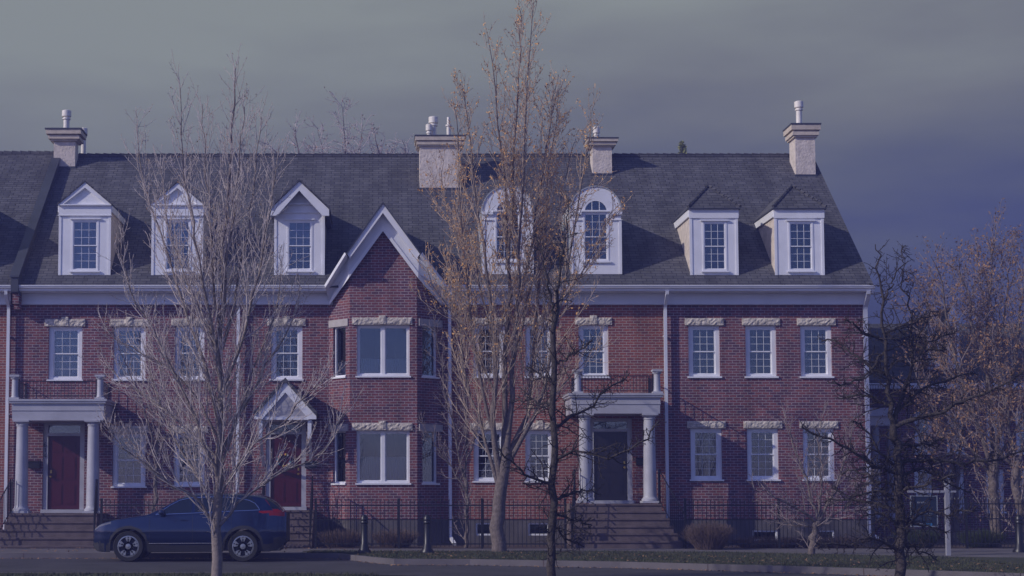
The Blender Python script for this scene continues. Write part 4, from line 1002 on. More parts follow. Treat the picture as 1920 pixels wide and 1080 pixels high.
for s in (-1, 1):
    for c in (XF, XRr):
        wx, wy = CX0 + c, CY + s * .80; b = MB(); o0 = wy - .11; o1 = wy + .115
        b.lathe([(r_, wy + s * h_) for r_, h_ in ((.20, -.11), (.34, -.11), (WR - .005, -.08), (WR, 0), (WR - .005, .085), (.345, .115), (.262, .11), (.25, .08), (.25, -.10))], wx, WR, 'tyre', 40, axis='y')
        wh = b.build('wheel', car, True)
        yf_ = wy + s * .10; b = MB()
        def ringf(r0, r1, y0_, y1_, m, n=40):
            for k in range(n):
                a, c2 = 2 * math.pi * k / n, 2 * math.pi * (k + 1) / n
                f = [(wx + r0 * math.cos(a), y0_, WR + r0 * math.sin(a)), (wx + r0 * math.cos(c2), y0_, WR + r0 * math.sin(c2)), (wx + r1 * math.cos(c2), y1_, WR + r1 * math.sin(c2)), (wx + r1 * math.cos(a), y1_, WR + r1 * math.sin(a))]
                b.face(f, m)
        ringf(.258, .232, yf_, yf_ + s * .005, 'alloy'); ringf(.232, .215, yf_ + s * .005, yf_ - s * .07, 'alloy'); ringf(.22, .001, yf_ - s * .08, yf_ - s * .08, 'carplastic'); ringf(.065, .001, yf_ + s * .005, yf_ + s * .012, 'alloy')
        for k in range(5):
            a = math.pi / 2 + k * 2 * math.pi / 5
            for da in (-.22, .22):
                e0 = Vector((math.cos(a) * .055, math.sin(a) * .055)); e1 = Vector((math.cos(a + da) * .225, math.sin(a + da) * .225)); mid = Vector((math.cos(a) * .13, math.sin(a) * .13))
                for p0, p1, w0, w1 in ((e0, mid, .034, .030), (mid, e1, .030, .030)):
                    d = (p1 - p0).normalized(); n_ = Vector((-d.y, d.x))
                    P4 = [p0 + n_ * w0, p0 - n_ * w0, p1 - n_ * w1, p1 + n_ * w1]
                    b.face([(wx + v.x, yf_ + s * .004 * (1 + (p0 is mid) * .3) + s * .001 * k * 0, WR + v.y) for v in P4], 'alloy')
                    for q_ in range(4):
                        u_, v_ = P4[q_], P4[(q_ + 1) % 4]; b.face([(wx + u_.x, yf_ + s * .004, WR + u_.y), (wx + v_.x, yf_ + s * .004, WR + v_.y), (wx + v_.x, yf_ - s * .05, WR + v_.y), (wx + u_.x, yf_ - s * .05, WR + u_.y)], 'alloy')
        b.build('rim', wh)

# ------------------------------------------------------------------ trees
class Tree:
    def __init__(s, seed): s.rng = np.random.default_rng(seed); s.lv = {}; s.tips = []
    def add(s, level, pts, rad): s.lv.setdefault((level, len(pts)), []).append((pts, rad))
    def spawn(s, pts, rad, level, cfg):
        """grow side branches along a polyline"""
        c = cfg[level]; seg = np.linalg.norm(np.diff(pts, axis=0), axis=1); cum = np.concatenate([[0], np.cumsum(seg)]); L = cum[-1]
        if L < .05: return
        p = c.get('t0', .15) * L; R = s.rng; az = R.uniform(0, 6.28)
        while p < L:
            u = p / L; i = min(np.searchsorted(cum, p) - 1, len(seg) - 1); i = max(i, 0); f = (p - cum[i]) / max(seg[i], 1e-6)
            pos = pts[i] * (1 - f) + pts[i + 1] * f; T = (pts[i + 1] - pts[i]) / max(seg[i], 1e-6); r0 = rad[i] * (1 - f) + rad[i + 1] * f
            az += 2.4 + R.normal(0, .5); ref = np.array([0, 0, 1.]) if abs(T[2]) < .9 else np.array([1., 0, 0])
            n1 = np.cross(T, ref); n1 /= np.linalg.norm(n1); n2 = np.cross(T, n1)
            ang = math.radians(c['ang'] + R.normal(0, c.get('dang', 8)))
            d = T * math.cos(ang) + (n1 * math.cos(az) + n2 * math.sin(az)) * math.sin(ang)
            if c.get('flat') is not None: d[2] = d[2] * .3 + c['flat']; d /= np.linalg.norm(d)
            ln = (c['len'][0] + (c['len'][1] - c['len'][0]) * (1 - u) ** c.get('pw', 1)) * R.uniform(.6, 1.25)
            n = c['n']; r1 = min(r0 * c.get('rk', .6), c['rmax']) ; P_ = [pos]; dd = d.copy(); step = ln / (n - 1)
            for k in range(n - 1):
                dd = dd + R.normal(0, c.get('jit', .12), 3) + np.array([0, 0, c.get('up', .1)]); dd /= np.linalg.norm(dd); P_.append(P_[-1] + dd * step)
            P_ = np.array(P_); tr_ = c.get('tip', .0035); rr = np.linspace(max(r1, tr_ * 1.3), tr_, n)
            s.add(level, P_, rr)
            if level + 1 in cfg: s.spawn(P_, rr, level + 1, cfg)
            else: s.tips.append(P_)
            p += c['sp'] * R.uniform(.6, 1.4)
    def stem(s, pxpts, Y, r0, r1, yo, cfg, level=0, n=14, pw_=.7):
        """a traced limb, wandering in depth by up to yo metres"""
        m = len(pxpts); pts = np.array([P(x, y, Y + yo * (k / (m - 1))) for k, (x, y) in enumerate(pxpts)])
        # smooth resample (Catmull-Rom)
        out = []; E_ = np.vstack([2 * pts[0] - pts[1], pts, 2 * pts[-1] - pts[-2]])
        for q in np.linspace(0, m - 1 - 1e-6, n):
            i = int(q); f = q - i; a, b_, c_, d_ = E_[i], E_[i + 1], E_[i + 2], E_[i + 3]
            out.append(.5 * ((2 * b_) + (c_ - a) * f + (2 * a - 5 * b_ + 4 * c_ - d_) * f * f + (3 * b_ - a - 3 * c_ + d_) * f ** 3))
        pts = np.array(out); pts[1:-1] += s.rng.normal(0, .025, (n - 2, 3)); rad = r0 + (r1 - r0) * np.linspace(0, 1, n) ** pw_
        s.add(level, pts, rad)
        if level + 1 in cfg: s.spawn(pts, rad, level + 1, cfg)
        return pts, rad
    def build(s, name, base, label, cat, mats, group=None, leaves=None, sides={0: 10, 1: 5, 2: 4, 3: 3, 4: 3}):
        root = thing(name, base, label, cat, group)
        def mesh(nm, keys, mt):
            V = []; F = []; off = 0
            for key in keys:
                lst = s.lv[key]; lev, n = key; k = sides.get(lev, 3)
                A = np.array([a for a, _ in lst]); R_ = np.array([b_ for _, b_ in lst]); m_ = len(lst)
                T = np.gradient(A, axis=1); T /= np.linalg.norm(T, axis=2, keepdims=True) + 1e-9
                ref = np.zeros_like(T); ref[..., 0] = 1; bad = np.abs(T[..., 0]) > .8; ref[bad] = (0, 1, 0)
                if n > 2: ref[:] = ref[:, :1]
                n1 = np.cross(T, ref); n1 /= np.linalg.norm(n1, axis=2, keepdims=True) + 1e-9; n2 = np.cross(T, n1)
                an = np.arange(k) * 2 * math.pi / k
                vv = A[:, :, None, :] + R_[:, :, None, None] * (n1[:, :, None, :] * np.cos(an)[None, None, :, None] + n2[:, :, None, :] * np.sin(an)[None, None, :, None])
                V.append(vv.reshape(-1, 3)); idx = (np.arange(m_ * n * k) + off).reshape(m_, n, k)
                a_ = idx[:, :-1]; b_ = idx[:, 1:]; q = np.stack([a_, np.roll(a_, -1, 2), np.roll(b_, -1, 2), b_], -1).reshape(-1, 4); F.append(q); off += m_ * n * k
            V = np.concatenate(V) - np.array(base); F = np.concatenate(F)
            me = bpy.data.meshes.new(nm); me.vertices.add(len(V)); me.vertices.foreach_set('co', V.ravel()); me.loops.add(F.size); me.loops.foreach_set('vertex_index', F.ravel())
            me.polygons.add(len(F)); me.polygons.foreach_set('loop_start', np.arange(0, F.size, 4)); me.polygons.foreach_set('use_smooth', np.ones(len(F), bool)); me.update(); me.validate()
            me.materials.append(MATS[mt]); o = bpy.data.objects.new(nm, me); scene.collection.objects.link(o); o.parent = root; return o
        keys = list(s.lv); mesh('trunk', [k for k in keys if k[0] == 0], mats[0])
        rest = [k for k in keys if k[0] > 0]
        if rest: mesh('branches', rest, mats[1])
        if leaves:
            mt, dens, size, spread = leaves[:4]; R = s.rng; C_ = []
            for P_ in s.tips:
                for q in range(len(P_)):
                    for _ in range(R.poisson(dens)): C_.append(P_[q] + R.normal(0, spread, 3))
            C_ = np.array(C_); 
            if len(leaves) > 4: C_ = C_[C_[:, 2] + R.normal(0, .8, len(C_)) > leaves[4]]
            n = len(C_); d1 = R.normal(0, 1, (n, 3)) + np.array([0, 0, .7]); d1 /= np.linalg.norm(d1, axis=1, keepdims=True); d2 = np.cross(d1, R.normal(0, 1, (n, 3))); d2 /= np.linalg.norm(d2, axis=1, keepdims=True)
            sz = size * R.uniform(.5, 1.4, (n, 1)); V = np.stack([C_ - d1 * sz, C_ + d2 * sz * .38, C_ + d1 * sz, C_ - d2 * sz * .38], 1).reshape(-1, 3) - np.array(base)
            me = bpy.data.meshes.new('buds'); me.from_pydata(V.tolist(), [], np.arange(4 * n).reshape(-1, 4).tolist()); me.materials.append(MATS[mt]); o = bpy.data.objects.new('buds', me); scene.collection.objects.link(o); o.parent = root
            o['kind'] = 'stuff'
        return root
# tall bare tree on the left, in front of the car
Y = -19.0; T = Tree(1)
cfg = {1: dict(sp=.165, ang=30, len=(.40, 1.6), n=7, rmax=.013, up=.17, jit=.06, t0=.08, rk=.55, tip=.0038), 2: dict(sp=.16, ang=32, len=(.14, .62), n=5, rmax=.0055, up=.13, jit=.08, t0=.12, tip=.0032), 3: dict(sp=.11, ang=48, len=(.03, .13), n=3, rmax=.0034, up=.1, jit=.12, t0=.2, tip=.003)}
T.stem([(405, 1110), (408, 985), (411, 900), (413, 800), (416, 700), (413, 600), (418, 500), (425, 400), (432, 300), (438, 200), (442, 125)], Y, .105, .008, .0, {k: v for k, v in cfg.items()}, n=22)
for (pts, r0, yo) in [
    ([(404, 980), (370, 938), (320, 905), (270, 872), (228, 835), (200, 795)], .032, -.9), ([(408, 962), (385, 915), (345, 850), (312, 790), (287, 720), (270, 650)], .034, .8),
    ([(410, 905), (382, 825), (345, 740), (302, 655), (262, 580), (238, 520), (226, 450)], .036, -1.0), ([(412, 805), (388, 700), (352, 595), (320, 500), (288, 400), (264, 310), (258, 225)], .038, .9),
    ([(415, 725), (396, 600), (372, 480), (354, 380), (342, 280), (338, 165)], .036, -.6), ([(416, 655), (440, 560), (462, 450), (480, 330), (490, 220)], .034, .7),
    ([(414, 755), (448, 645), (478, 545), (500, 440), (515, 345), (522, 285)], .036, -.8), ([(412, 855), (450, 775), (498, 695), (540, 610), (562, 550)], .034, .9),
    ([(412, 932), (450, 865), (510, 805), (568, 745), (612, 705)], .030, -.7), ([(412, 985), (460, 930), (530, 890), (600, 850), (638, 790), (652, 765)], .030, .6),
    ([(412, 885), (440, 800), (472, 700), (512, 600), (528, 490)], .034, .1), ([(412, 605), (398, 480), (388, 350), (380, 195)], .030, .5),
    ([(412, 825), (372, 755), (330, 700), (252, 655), (196, 610)], .028, -.2), ([(411, 870), (360, 810), (300, 760), (240, 720), (200, 690)], .028, .4), ([(415, 560), (432, 450), (446, 330), (458, 200)], .028, -.5),
    ([(413, 690), (380, 590), (340, 500), (310, 400), (300, 310)], .028, .2)]:
    T.stem(pts, Y, r0, .006, yo, cfg)
p0 = P(405, 1110, Y)
T.build('bare_tree', (p0.x, Y, .1), 'tall pale bare tree with upswept twigs, in front of the parked car', 'tree', ('bark_pale', 'twig_pale'), leaves=('bud_brown', .10, .018, .01))
# budding tree in the middle
Y = -5.6; T = Tree(2)
cfg = {1: dict(sp=.26, ang=27, len=(.5, 2.3), n=7, rmax=.014, up=.15, jit=.07, t0=.12, rk=.5, tip=.0048), 2: dict(sp=.18, ang=30, len=(.2, .85), n=5, rmax=.007, up=.12, jit=.09, t0=.10, tip=.0042), 3: dict(sp=.18, ang=38, len=(.06, .22), n=3, rmax=.0052, up=.1, jit=.12, t0=.2, tip=.0044)}
T.stem([(936, 1043), (935, 985), (938, 930), (945, 880), (950, 845)], Y, .21, .14, 0, {}, n=10)
for (pts, r0, yo) in [
    ([(938, 895), (926, 800), (929, 700), (923, 600), (915, 520), (905, 450), (892, 350), (880, 250), (868, 165)], .12, -1.2),
    ([(945, 860), (945, 750), (948, 650), (955, 550), (951, 450), (946, 350), (936, 250), (926, 150), (914, 65)], .13, .4),
    ([(948, 860), (960, 750), (965, 650), (972, 560), (975, 450), (985, 300), (990, 150), (1000, 5)], .13, -.4),
    ([(950, 865), (985, 785), (998, 700), (1005, 600), (1015, 500), (1025, 400), (1032, 300), (1048, 165)], .11, 1.2),
    ([(955, 865), (1000, 785), (1028, 690), (1048, 580), (1068, 480), (1084, 380), (1098, 290), (1108, 210)], .09, -1.0),
    ([(932, 905), (902, 800), (882, 740), (866, 660), (852, 560), (842, 490)], .07, .9), ([(930, 825), (902, 720), (884, 620), (872, 500), (864, 380), (858, 260), (852, 200)], .07, -.6),
    ([(1000, 655), (1050, 570), (1095, 505), (1128, 440), (1148, 395)], .045, .6), ([(975, 565), (1000, 430), (1020, 300), (1040, 190), (1047, 140)], .06, 1.0), ([(951, 505), (960, 350), (970, 200), (977, 70), (974, 12)], .07, .2),
    ([(960, 700), (990, 560), (1035, 430), (1060, 330), (1080, 260)], .05, .5), ([(928, 740), (890, 650), (850, 590), (815, 540), (800, 500)], .04, -.8), ([(960, 830), (1020, 760), (1075, 700), (1120, 650)], .04, -.9), ([(925, 640), (895, 520), (860, 440), (835, 380), (828, 320)], .045, .8)]:
    T.stem(pts, Y, r0 * .8, .008, yo, cfg, pw_=.6)
p0 = P(936, 1043, Y)
T.build('budding_tree', (p0.x, Y, .13), 'tallest tree, many-stemmed with orange buds, rising over the round-topped dormers', 'tree', ('bark_mid', 'twig_warm'), leaves=('bud_orange', .75, .034, .03, 5.8))
# dark rough-barked trees nearer the camera
def knobby(seed, name, label, Y, stems, lat, base, spurcfg=None):
    T = Tree(seed)
    cfg = spurcfg or {1: dict(sp=.14, ang=66, len=(.12, .65), n=6, rmax=.013, up=.03, jit=.22, t0=.12, rk=.45, tip=.005), 2: dict(sp=.07, ang=60, len=(.06, .32), n=4, rmax=.008, up=.08, jit=.26, t0=.1, tip=.004), 3: dict(sp=.06, ang=65, len=(.02, .07), n=2, rmax=.005, up=.1, jit=.2, t0=.2, tip=.003)}
    for (pts, r0, r1, yo) in stems: T.stem(pts, Y, r0, r1, yo, cfg, n=18)
    c2 = {1: dict(sp=.075, ang=58, len=(.12, .60), n=5, rmax=.013, up=.05, jit=.24, t0=.06, rk=.5, tip=.006), 2: dict(sp=.07, ang=60, len=(.05, .22), n=3, rmax=.007, up=.1, jit=.25, t0=.1, tip=.003), 3: dict(sp=.05, ang=60, len=(.015, .05), n=2, rmax=.005, up=.1, jit=.2, t0=.2, tip=.003)}
    for (pts, r0, yo) in lat:
        T.stem(pts, Y, r0 * 1.45, .012, yo, c2, n=12)
    p0 = P(*base, Y); T.build(name, (p0.x, Y, .1), label, 'tree', ('bark_dark', 'twig_dark'))
knobby(7, 'rough_barked_tree', 'slender dark rough-barked tree in front of the budding tree', -19.5,
       [([(1035, 1110), (1035, 1000), (1040, 850), (1039, 720), (1042, 590)], .085, .045, 0), ([(1042, 592), (1030, 540), (1015, 480), (1005, 430)], .035, .006, -.3), ([(1042, 592), (1050, 520), (1060, 440), (1066, 370)], .035, .006, .3)],
       [([(1040, 800), (1080, 780), (1130, 740), (1180, 700)], .022, .5), ([(1040, 905), (1000, 900), (960, 870), (935, 840)], .020, -.5), ([(1040, 720), (1010, 700), (985, 690)], .016, .4), ([(1042, 860), (1090, 850), (1150, 855), (1200, 830), (1235, 790)], .02, -.7),
        ([(1040, 960), (1075, 975), (1110, 985)], .018, .3), ([(1040, 680), (1075, 665), (1110, 640)], .015, -.3), ([(1040, 760), (1000, 750), (960, 755)], .017, .6), ([(1040, 935), (1085, 920), (1120, 925)], .016, .4), ([(1037, 985), (1060, 1005), (1095, 1025)], .016, .2)], (1035, 1110))
knobby(8, 'rough_barked_tree', 'dark rough-barked tree with crooked spreading limbs at the right corner of the rowhouse', -19.2,
       [([(1690, 1110), (1688, 1000), (1684, 900), (1680, 830), (1676, 790)], .095, .06, 0), ([(1676, 792), (1664, 730), (1656, 640), (1655, 560), (1650, 490), (1641, 458)], .05, .007, -.4), ([(1678, 792), (1700, 720), (1712, 640), (1704, 570), (1690, 525), (1702, 490)], .04, .006, .5),
        ([(1660, 560), (1675, 530), (1690, 490), (1693, 460)], .02, .005, .3)],
       [([(1680, 885), (1630, 866), (1570, 828), (1503, 800)], .030, -.6), ([(1684, 960), (1640, 945), (1590, 935), (1545, 942)], .028, .5), ([(1678, 800), (1735, 778), (1800, 755), (1850, 735), (1925, 690)], .034, -.5), ([(1662, 700), (1620, 680), (1580, 650), (1540, 640)], .022, .6),
        ([(1656, 640), (1630, 628), (1600, 605), (1585, 600)], .018, -.3), ([(1656, 625), (1690, 612), (1725, 600), (1760, 585)], .018, .3), ([(1682, 870), (1740, 865), (1800, 870), (1860, 860), (1920, 845)], .028, .6), ([(1686, 1035), (1640, 1012), (1590, 1020), (1530, 1018)], .022, -.6), ([(1684, 900), (1720, 880), (1760, 895), (1820, 925)], .026, .4), ([(1676, 780), (1720, 740), (1770, 715), (1830, 700)], .024, .8), ([(1660, 660), (1625, 700), (1590, 720), (1560, 715)], .016, -.5), ([(1686, 940), (1650, 920), (1600, 930), (1560, 915)], .022, .2), ([(1684, 880), (1650, 850), (1620, 800), (1600, 790)], .02, -.4), ([(1686, 1000), (1735, 960), (1785, 965), (1830, 950)], .018, -.4),
        ([(1683, 925), (1735, 905), (1790, 890)], .022, -.7), ([(1712, 680), (1745, 640), (1790, 620)], .016, .3), ([(1684, 975), (1730, 985), (1775, 1000)], .018, .2), ([(1688, 990), (1650, 965), (1610, 975)], .018, -.2), ([(1670, 760), (1640, 750), (1600, 740), (1570, 745)], .02, .5), ([(1680, 830), (1730, 835), (1770, 820)], .02, .9),
        ([(1714, 645), (1740, 655), (1775, 650)], .014, -.3), ([(1688, 1010), (1720, 1035), (1755, 1045)], .016, .3), ([(1682, 905), (1640, 900), (1600, 880), (1575, 885)], .02, .9)], (1690, 1110))
# small ornamental trees by the house
cs = {1: dict(sp=.15, ang=36, len=(.3, 1.0), n=5, rmax=.013, up=.12, jit=.10, t0=.12, rk=.55, tip=.0055), 2: dict(sp=.13, ang=40, len=(.12, .42), n=4, rmax=.007, up=.08, jit=.16, t0=.12, tip=.004), 3: dict(sp=.10, ang=45, len=(.04, .12), n=2, rmax=.004, up=.1, jit=.15, t0=.3, tip=.003)}
def small(seed, name, label, Y, base, stems, mats=('bark_mid', 'twig_dim'), leaves=None, cfg=cs, zb=.13, group=None):
    T = Tree(seed)
    for (pts, r0, r1, yo) in stems: T.stem(pts, Y, r0, r1, yo, cfg, n=14)
    p0 = P(*base, Y); return T.build(name, (p0.x, Y, zb), label, 'tree', mats, leaves=leaves, group=group)
small(11, 'small_tree', 'small low-forking bare tree in front of the right-hand ground-floor windows', -7.5, (1523, 1047),
      [([(1521, 1048), (1526, 1005), (1532, 985), (1536, 975)], .09, .07, 0), ([(1534, 982), (1510, 962), (1475, 945), (1445, 925), (1412, 918)], .045, .006, -.6), ([(1535, 978), (1515, 915), (1495, 860), (1478, 800), (1470, 770)], .04, .005, .5), ([(1537, 975), (1560, 930), (1580, 880), (1600, 800), (1608, 740)], .045, .005, -.3),
       ([(1536, 980), (1575, 960), (1610, 925), (1640, 880)], .035, .005, .6), ([(1535, 975), (1540, 900), (1535, 830), (1545, 760)], .035, .005, .2), ([(1533, 985), (1490, 985), (1455, 970)], .025, .005, .3)])
small(12, 'small_tree', 'small bare tree against the brick wall behind the tall left tree', -2.2, (291, 1035),
      [([(291, 1033), (290, 960), (292, 900), (294, 850)], .07, .05, 0), ([(293, 870), (278, 790), (255, 720), (225, 660), (205, 600)], .035, .005, -.4), ([(293, 860), (300, 780), (302, 700), (310, 640), (318, 600)], .04, .005, .3), ([(294, 850), (325, 790), (350, 720), (375, 660)], .03, .005, -.2), ([(292, 890), (265, 850), (235, 820), (205, 800)], .03, .005, .3), ([(294, 880), (320, 850), (350, 830), (385, 800)], .03, .005, .2)], mats=('bark_mid', 'twig_dim'))
small(13, 'small_tree', 'thin pale bare tree between the bay window and the budding tree', -2.4, (872, 1033),
      [([(872, 1033), (875, 950), (870, 880)], .06, .045, 0), ([(871, 900), (850, 800), (832, 720), (820, 640), (812, 585)], .035, .005, -.4), ([(871, 890), (875, 790), (868, 700), (862, 620), (858, 560)], .035, .005, .3), ([(872, 920), (835, 860), (805, 820), (790, 790)], .03, .005, -.3), ([(872, 880), (895, 800), (905, 720), (900, 650)], .03, .005, .3)])
# orange-budded trees on the right
cb = {1: dict(sp=.22, ang=40, len=(.6, 2.0), n=6, rmax=.020, up=.10, jit=.16, t0=.12, rk=.5, tip=.006), 2: dict(sp=.18, ang=40, len=(.2, .65), n=4, rmax=.009, up=.1, jit=.18, t0=.1, tip=.004), 3: dict(sp=.2, ang=45, len=(.06, .2), n=3, rmax=.005, up=.1, jit=.18, t0=.2, tip=.0035)}
def lay(seed, base, Y, label, stems, leaves): small(seed, 'budding_tree', label, Y, base, stems, mats=('bark_mid', 'twig_dim'), leaves=leaves, cfg=cb)
lay(21, (1868, 1040), -2.0, 'wide tree full of rusty buds behind the iron fence, in front of the distant rowhouse',
    [([(1868, 1038), (1866, 960), (1862, 900), (1864, 850)], .17, .12, 0), ([(1863, 890), (1835, 800), (1800, 700), (1775, 600), (1765, 520), (1745, 480)], .08, .008, -1), ([(1864, 860), (1855, 760), (1850, 650), (1858, 550), (1862, 470), (1866, 420)], .08, .007, .6), ([(1864, 855), (1885, 760), (1905, 660), (1915, 560), (1930, 480)], .08, .008, -.6),
     ([(1863, 900), (1820, 840), (1770, 790), (1730, 730), (1710, 660)], .06, .007, .9), ([(1864, 870), (1910, 800), (1950, 720), (1985, 640)], .06, .007, .3), ([(1858, 740), (1830, 640), (1815, 560), (1800, 500), (1795, 475)], .05, .006, -.4), ([(1853, 700), (1880, 600), (1890, 520), (1900, 450)], .05, .006, .7), ([(1840, 800), (1800, 740), (1760, 650), (1735, 560)], .045, .006, .5), ([(1885, 760), (1930, 690), (1960, 600), (1975, 500)], .045, .006, -.3), ([(1862, 870), (1830, 860), (1780, 850), (1740, 820)], .04, .006, -.5), ([(1800, 700), (1775, 640), (1745, 590), (1725, 540)], .03, .005, .3), ([(1860, 620), (1840, 540), (1835, 480)], .03, .005, .5)], ('bud_brown', 1.3, .042, .07, 2.4))
lay(22, (1912, 1036), -3.0, 'leaning budded tree at the right edge behind the black bollard',
    [([(1918, 1036), (1915, 970), (1905, 900), (1903, 860)], .15, .10, 0), ([(1904, 890), (1930, 800), (1945, 700), (1950, 600)], .06, .007, -.4), ([(1903, 860), (1890, 780), (1872, 700), (1868, 620)], .06, .007, .6), ([(1904, 880), (1860, 830), (1825, 780), (1800, 740)], .05, .006, -.6)], ('bud_brown', 1.2, .05, .07, 2.4))
lay(23, (1770, 1030), 2.5, 'slim budded tree behind the hanging sign, before the pointed white dormers',
    [([(1790, 1030), (1792, 950), (1795, 880)], .12, .08, 0), ([(1794, 900), (1775, 800), (1755, 700), (1738, 600), (1732, 520)], .06, .006, -.5), ([(1795, 880), (1808, 780), (1815, 680), (1822, 580), (1828, 520)], .06, .006, .5), ([(1794, 910), (1745, 850), (1715, 800), (1695, 740)], .05, .006, .4)], ('bud_brown', 1.2, .05, .07, 2.2))
# trees behind the roof
ct = {1: dict(sp=.24, ang=42, len=(.7, 2.2), n=5, rmax=.035, up=.05, jit=.22, t0=.45, rk=.6, tip=.011), 2: dict(sp=.20, ang=45, len=(.25, .8), n=4, rmax=.014, up=.04, jit=.25, t0=.1, tip=.007), 3: dict(sp=.25, ang=50, len=(.1, .3), n=3, rmax=.008, up=.02, jit=.25, t0=.2, tip=.006)}
for k, (px, top, lab) in enumerate(((552, 238, 'bare treetop behind the ridge, just right of the tall left tree'), (640, 200, 'bare treetop rising highest behind the ridge of the rowhouse'), (700, 245, 'bare treetop behind the ridge, midway to the widest chimney'), (752, 262, 'low bare treetop behind the ridge, just left of the widest chimney'))):
    y_ = 24.0 + k; h = top
    small(40 + k, 'bare_tree', lab, y_, (px, 1000), [([(px, 985), (px + 4, 800), (px - 3, 600), (px, 420), (px + 8, 300), (px + 2, top)], .2, .01, 0), ([(px, 420), (px - 20, 350), (px - 34, 290), (px - 44, top + 38)], .08, .008, .8), ([(px, 430), (px + 22, 350), (px + 34, 295), (px + 40, top + 34)], .08, .008, -.8)], leaves=('bud_brown', .18, .05, .05), mats=('bark_mid', 'twig_pale'), cfg=ct, group='bare trees behind the roof')
# spruce
Ys = 30.0; pt = P(1279, 264, Ys); xs_, zt_ = pt.x, pt.z; sp_ = thing('spruce_tree', (xs_, Ys, 0), 'yellow-green spruce tip showing above the roof ridge', 'tree')
b = MB(); b.tube([(xs_, Ys, 0), (xs_, Ys, zt_ * .6), (xs_, Ys, zt_)], [.25, .14, .01], 'bark_dark', 8); b.build('trunk', sp_)
R = np.random.default_rng(9); n = 16000; hgt = R.random(n) ** .8 * (zt_ - 2.0); rad_ = (hgt * .5 + .06) * np.sqrt(R.random(n)) * (.75 + .25 * np.sin(hgt * 9)); an = R.uniform(0, 6.28, n)
C_ = np.stack([xs_ + rad_ * np.cos(an), Ys + rad_ * np.sin(an), zt_ - hgt - rad_ * .25], 1); d1 = np.stack([np.cos(an), np.sin(an), R.normal(.1, .4, n)], 1); d2 = np.cross(d1, R.normal(0, 1, (n, 3))); d2 /= np.linalg.norm(d2, axis=1, keepdims=True)
V = np.stack([C_ - d1 * .09, C_ + d2 * .03, C_ + d1 * .09, C_ - d2 * .03], 1).reshape(-1, 3) - np.array((xs_, Ys, 0))
me = bpy.data.meshes.new('crown'); me.from_pydata(V.tolist(), [], np.arange(4 * n).reshape(-1, 4).tolist()); me.materials.append(MATS['spruce']); o = bpy.data.objects.new('crown', me); scene.collection.objects.link(o); o.parent = sp_

# fallen leaves
R = np.random.default_rng(77); n = 2600; lx = R.uniform(-13, 15, n); ky = np.interp(lx, [p[0] for p in KERB], [p[1] for p in KERB])
gut = R.random(n) < .45; ly = np.where(gut, ky - np.abs(R.normal(0, .18, n)) - .03, ky + .3 + R.random(n) * 4.5); lz = np.where(gut, .006, np.where(ly > -3.4, .14, .155)) + R.random(n) * .012
ly = np.minimum(ly, -2.4); C_ = np.stack([lx, ly, lz + (lx < -1.6) * (~gut) * -.0], 1); a = R.uniform(0, 6.28, n); d1 = np.stack([np.cos(a), np.sin(a), R.normal(0, .25, n)], 1); d2 = np.stack([-np.sin(a), np.cos(a), R.normal(0, .25, n)], 1); sz = R.uniform(.018, .04, (n, 1))
V = np.stack([C_ - d1 * sz, C_ + d2 * sz * .6, C_ + d1 * sz, C_ - d2 * sz * .6], 1).reshape(-1, 3)
me = bpy.data.meshes.new('fallen_leaves'); me.from_pydata(V.tolist(), [], np.arange(4 * n).reshape(-1, 4).tolist()); me.materials.append(MATS['bud_brown']); o = bpy.data.objects.new('fallen_leaves', me); scene.collection.objects.link(o); tag(o, 'dry brown leaves scattered along the kerb and verge', 'leaves', kind='stuff')

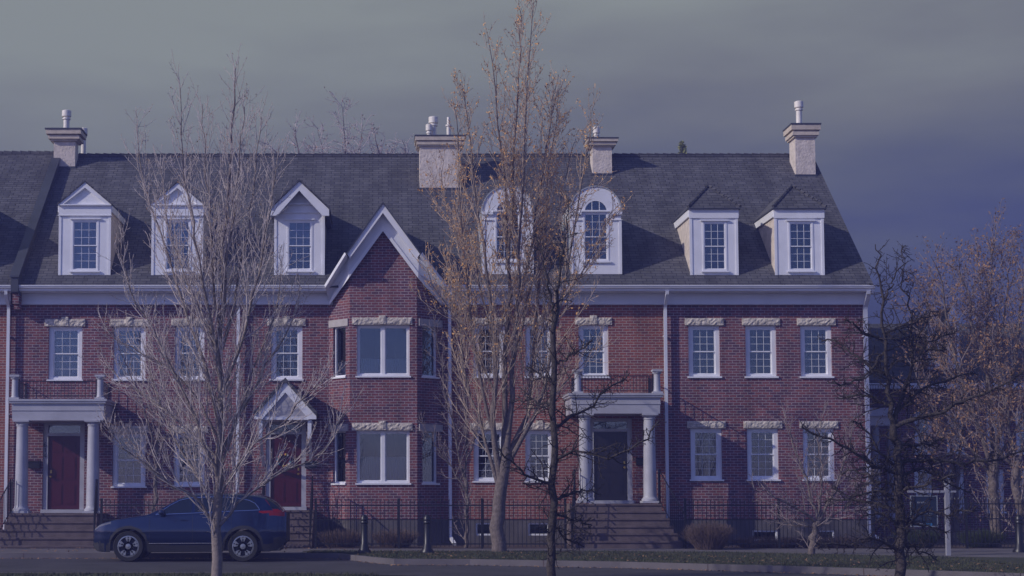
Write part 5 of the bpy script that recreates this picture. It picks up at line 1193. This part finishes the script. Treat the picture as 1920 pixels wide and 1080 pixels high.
# ------------------------------------------------------------------ shrubs
def shrub(name, label, cx, cy, rx, ry, h, n, seed, ln=.5, base=.13, cat='shrub', mt='shrub_brown', group=None, r_=.004):
    R = np.random.default_rng(seed); T = Tree(seed)
    for k in range(n):
        a = R.uniform(0, 6.28); q = math.sqrt(R.random()); x, y = cx + rx * .55 * q * math.cos(a), cy + ry * .55 * q * math.sin(a)
        d = np.array([math.cos(a) * q * rx / max(h, .1) * .75, math.sin(a) * q * ry / max(h, .1) * .75, 1.]) ; L = h * R.uniform(.7, 1.05) * (1 - .25 * q); pts = [np.array([x, y, base])]
        for s_ in range(4): d = d + R.normal(0, .13, 3); pts.append(pts[-1] + d / np.linalg.norm(d) * L / 4 * math.sqrt(1 + (q * rx / h * .75) ** 2))
        T.add(0 if k < 4 else 1, np.array(pts), np.linspace(r_ * 1.3, r_ * .6, 5))
    root = T.build(name, (cx, cy, base), label, cat, (mt, mt), group=group, sides={0: 4, 1: 3}); return root
q = P(1325, 1000, -3.9)
shrub('round_shrub', 'rounded bare brown shrub beside the right-hand steps', q.x, -4.15, .62, .5, .82, 1500, 51)
for k, (px, lab, w_) in enumerate(((1415, 'low brown bedding shrub under the first basement window', .55), (1465, 'low brown bedding shrub between the two basement windows', .5), (1520, 'low brown bedding shrub behind the small forked tree', .5), (1580, 'low brown bedding shrub near the right corner downspout', .6))):
    q = P(px, 1020, -2.9); shrub('low_shrub', lab, q.x, -2.9, w_ * 1.2, .35, .34, 500, 60 + k, group='low shrubs in the bed')
for k, (px, lab) in enumerate(((640, 'dry brown shrub behind the fence below the bay window'), (740, 'dry brown shrub behind the fence right of the bay centre'), (1720, 'dark green shrub behind the fence below the hanging sign'), (1840, 'dark green shrub behind the fence near the right edge'))):
    q = P(px, 1000, -2.2); shrub('garden_shrub', lab, q.x, -2.2, .7, .4, .55, 700, 70 + k, mt='shrub_brown' if px < 1000 else 'shrub_green')

# ------------------------------------------------------------------ added haze volume, veils the scene in a navy tint
HAZE = 0.0028
if HAZE:
    hm = bpy.data.materials.new('haze'); hm.use_nodes = True; t = hm.node_tree; t.nodes.clear()
    pv = N(t, 'ShaderNodeVolumePrincipled'); pv.inputs['Color'].default_value = (.30, .32, .92, 1); pv.inputs['Density'].default_value = HAZE; pv.inputs['Anisotropy'].default_value = .2
    ho = N(t, 'ShaderNodeOutputMaterial'); t.links.new(pv.outputs[0], ho.inputs['Volume']); MATS['haze'] = hm
    b = MB(); b.box(-90, 90, -60, 70, -1.2, 22, 'haze'); h_ = b.build('haze'); tag(h_, 'added thin blue-violet haze volume tinting the whole street', 'haze', kind='stuff')
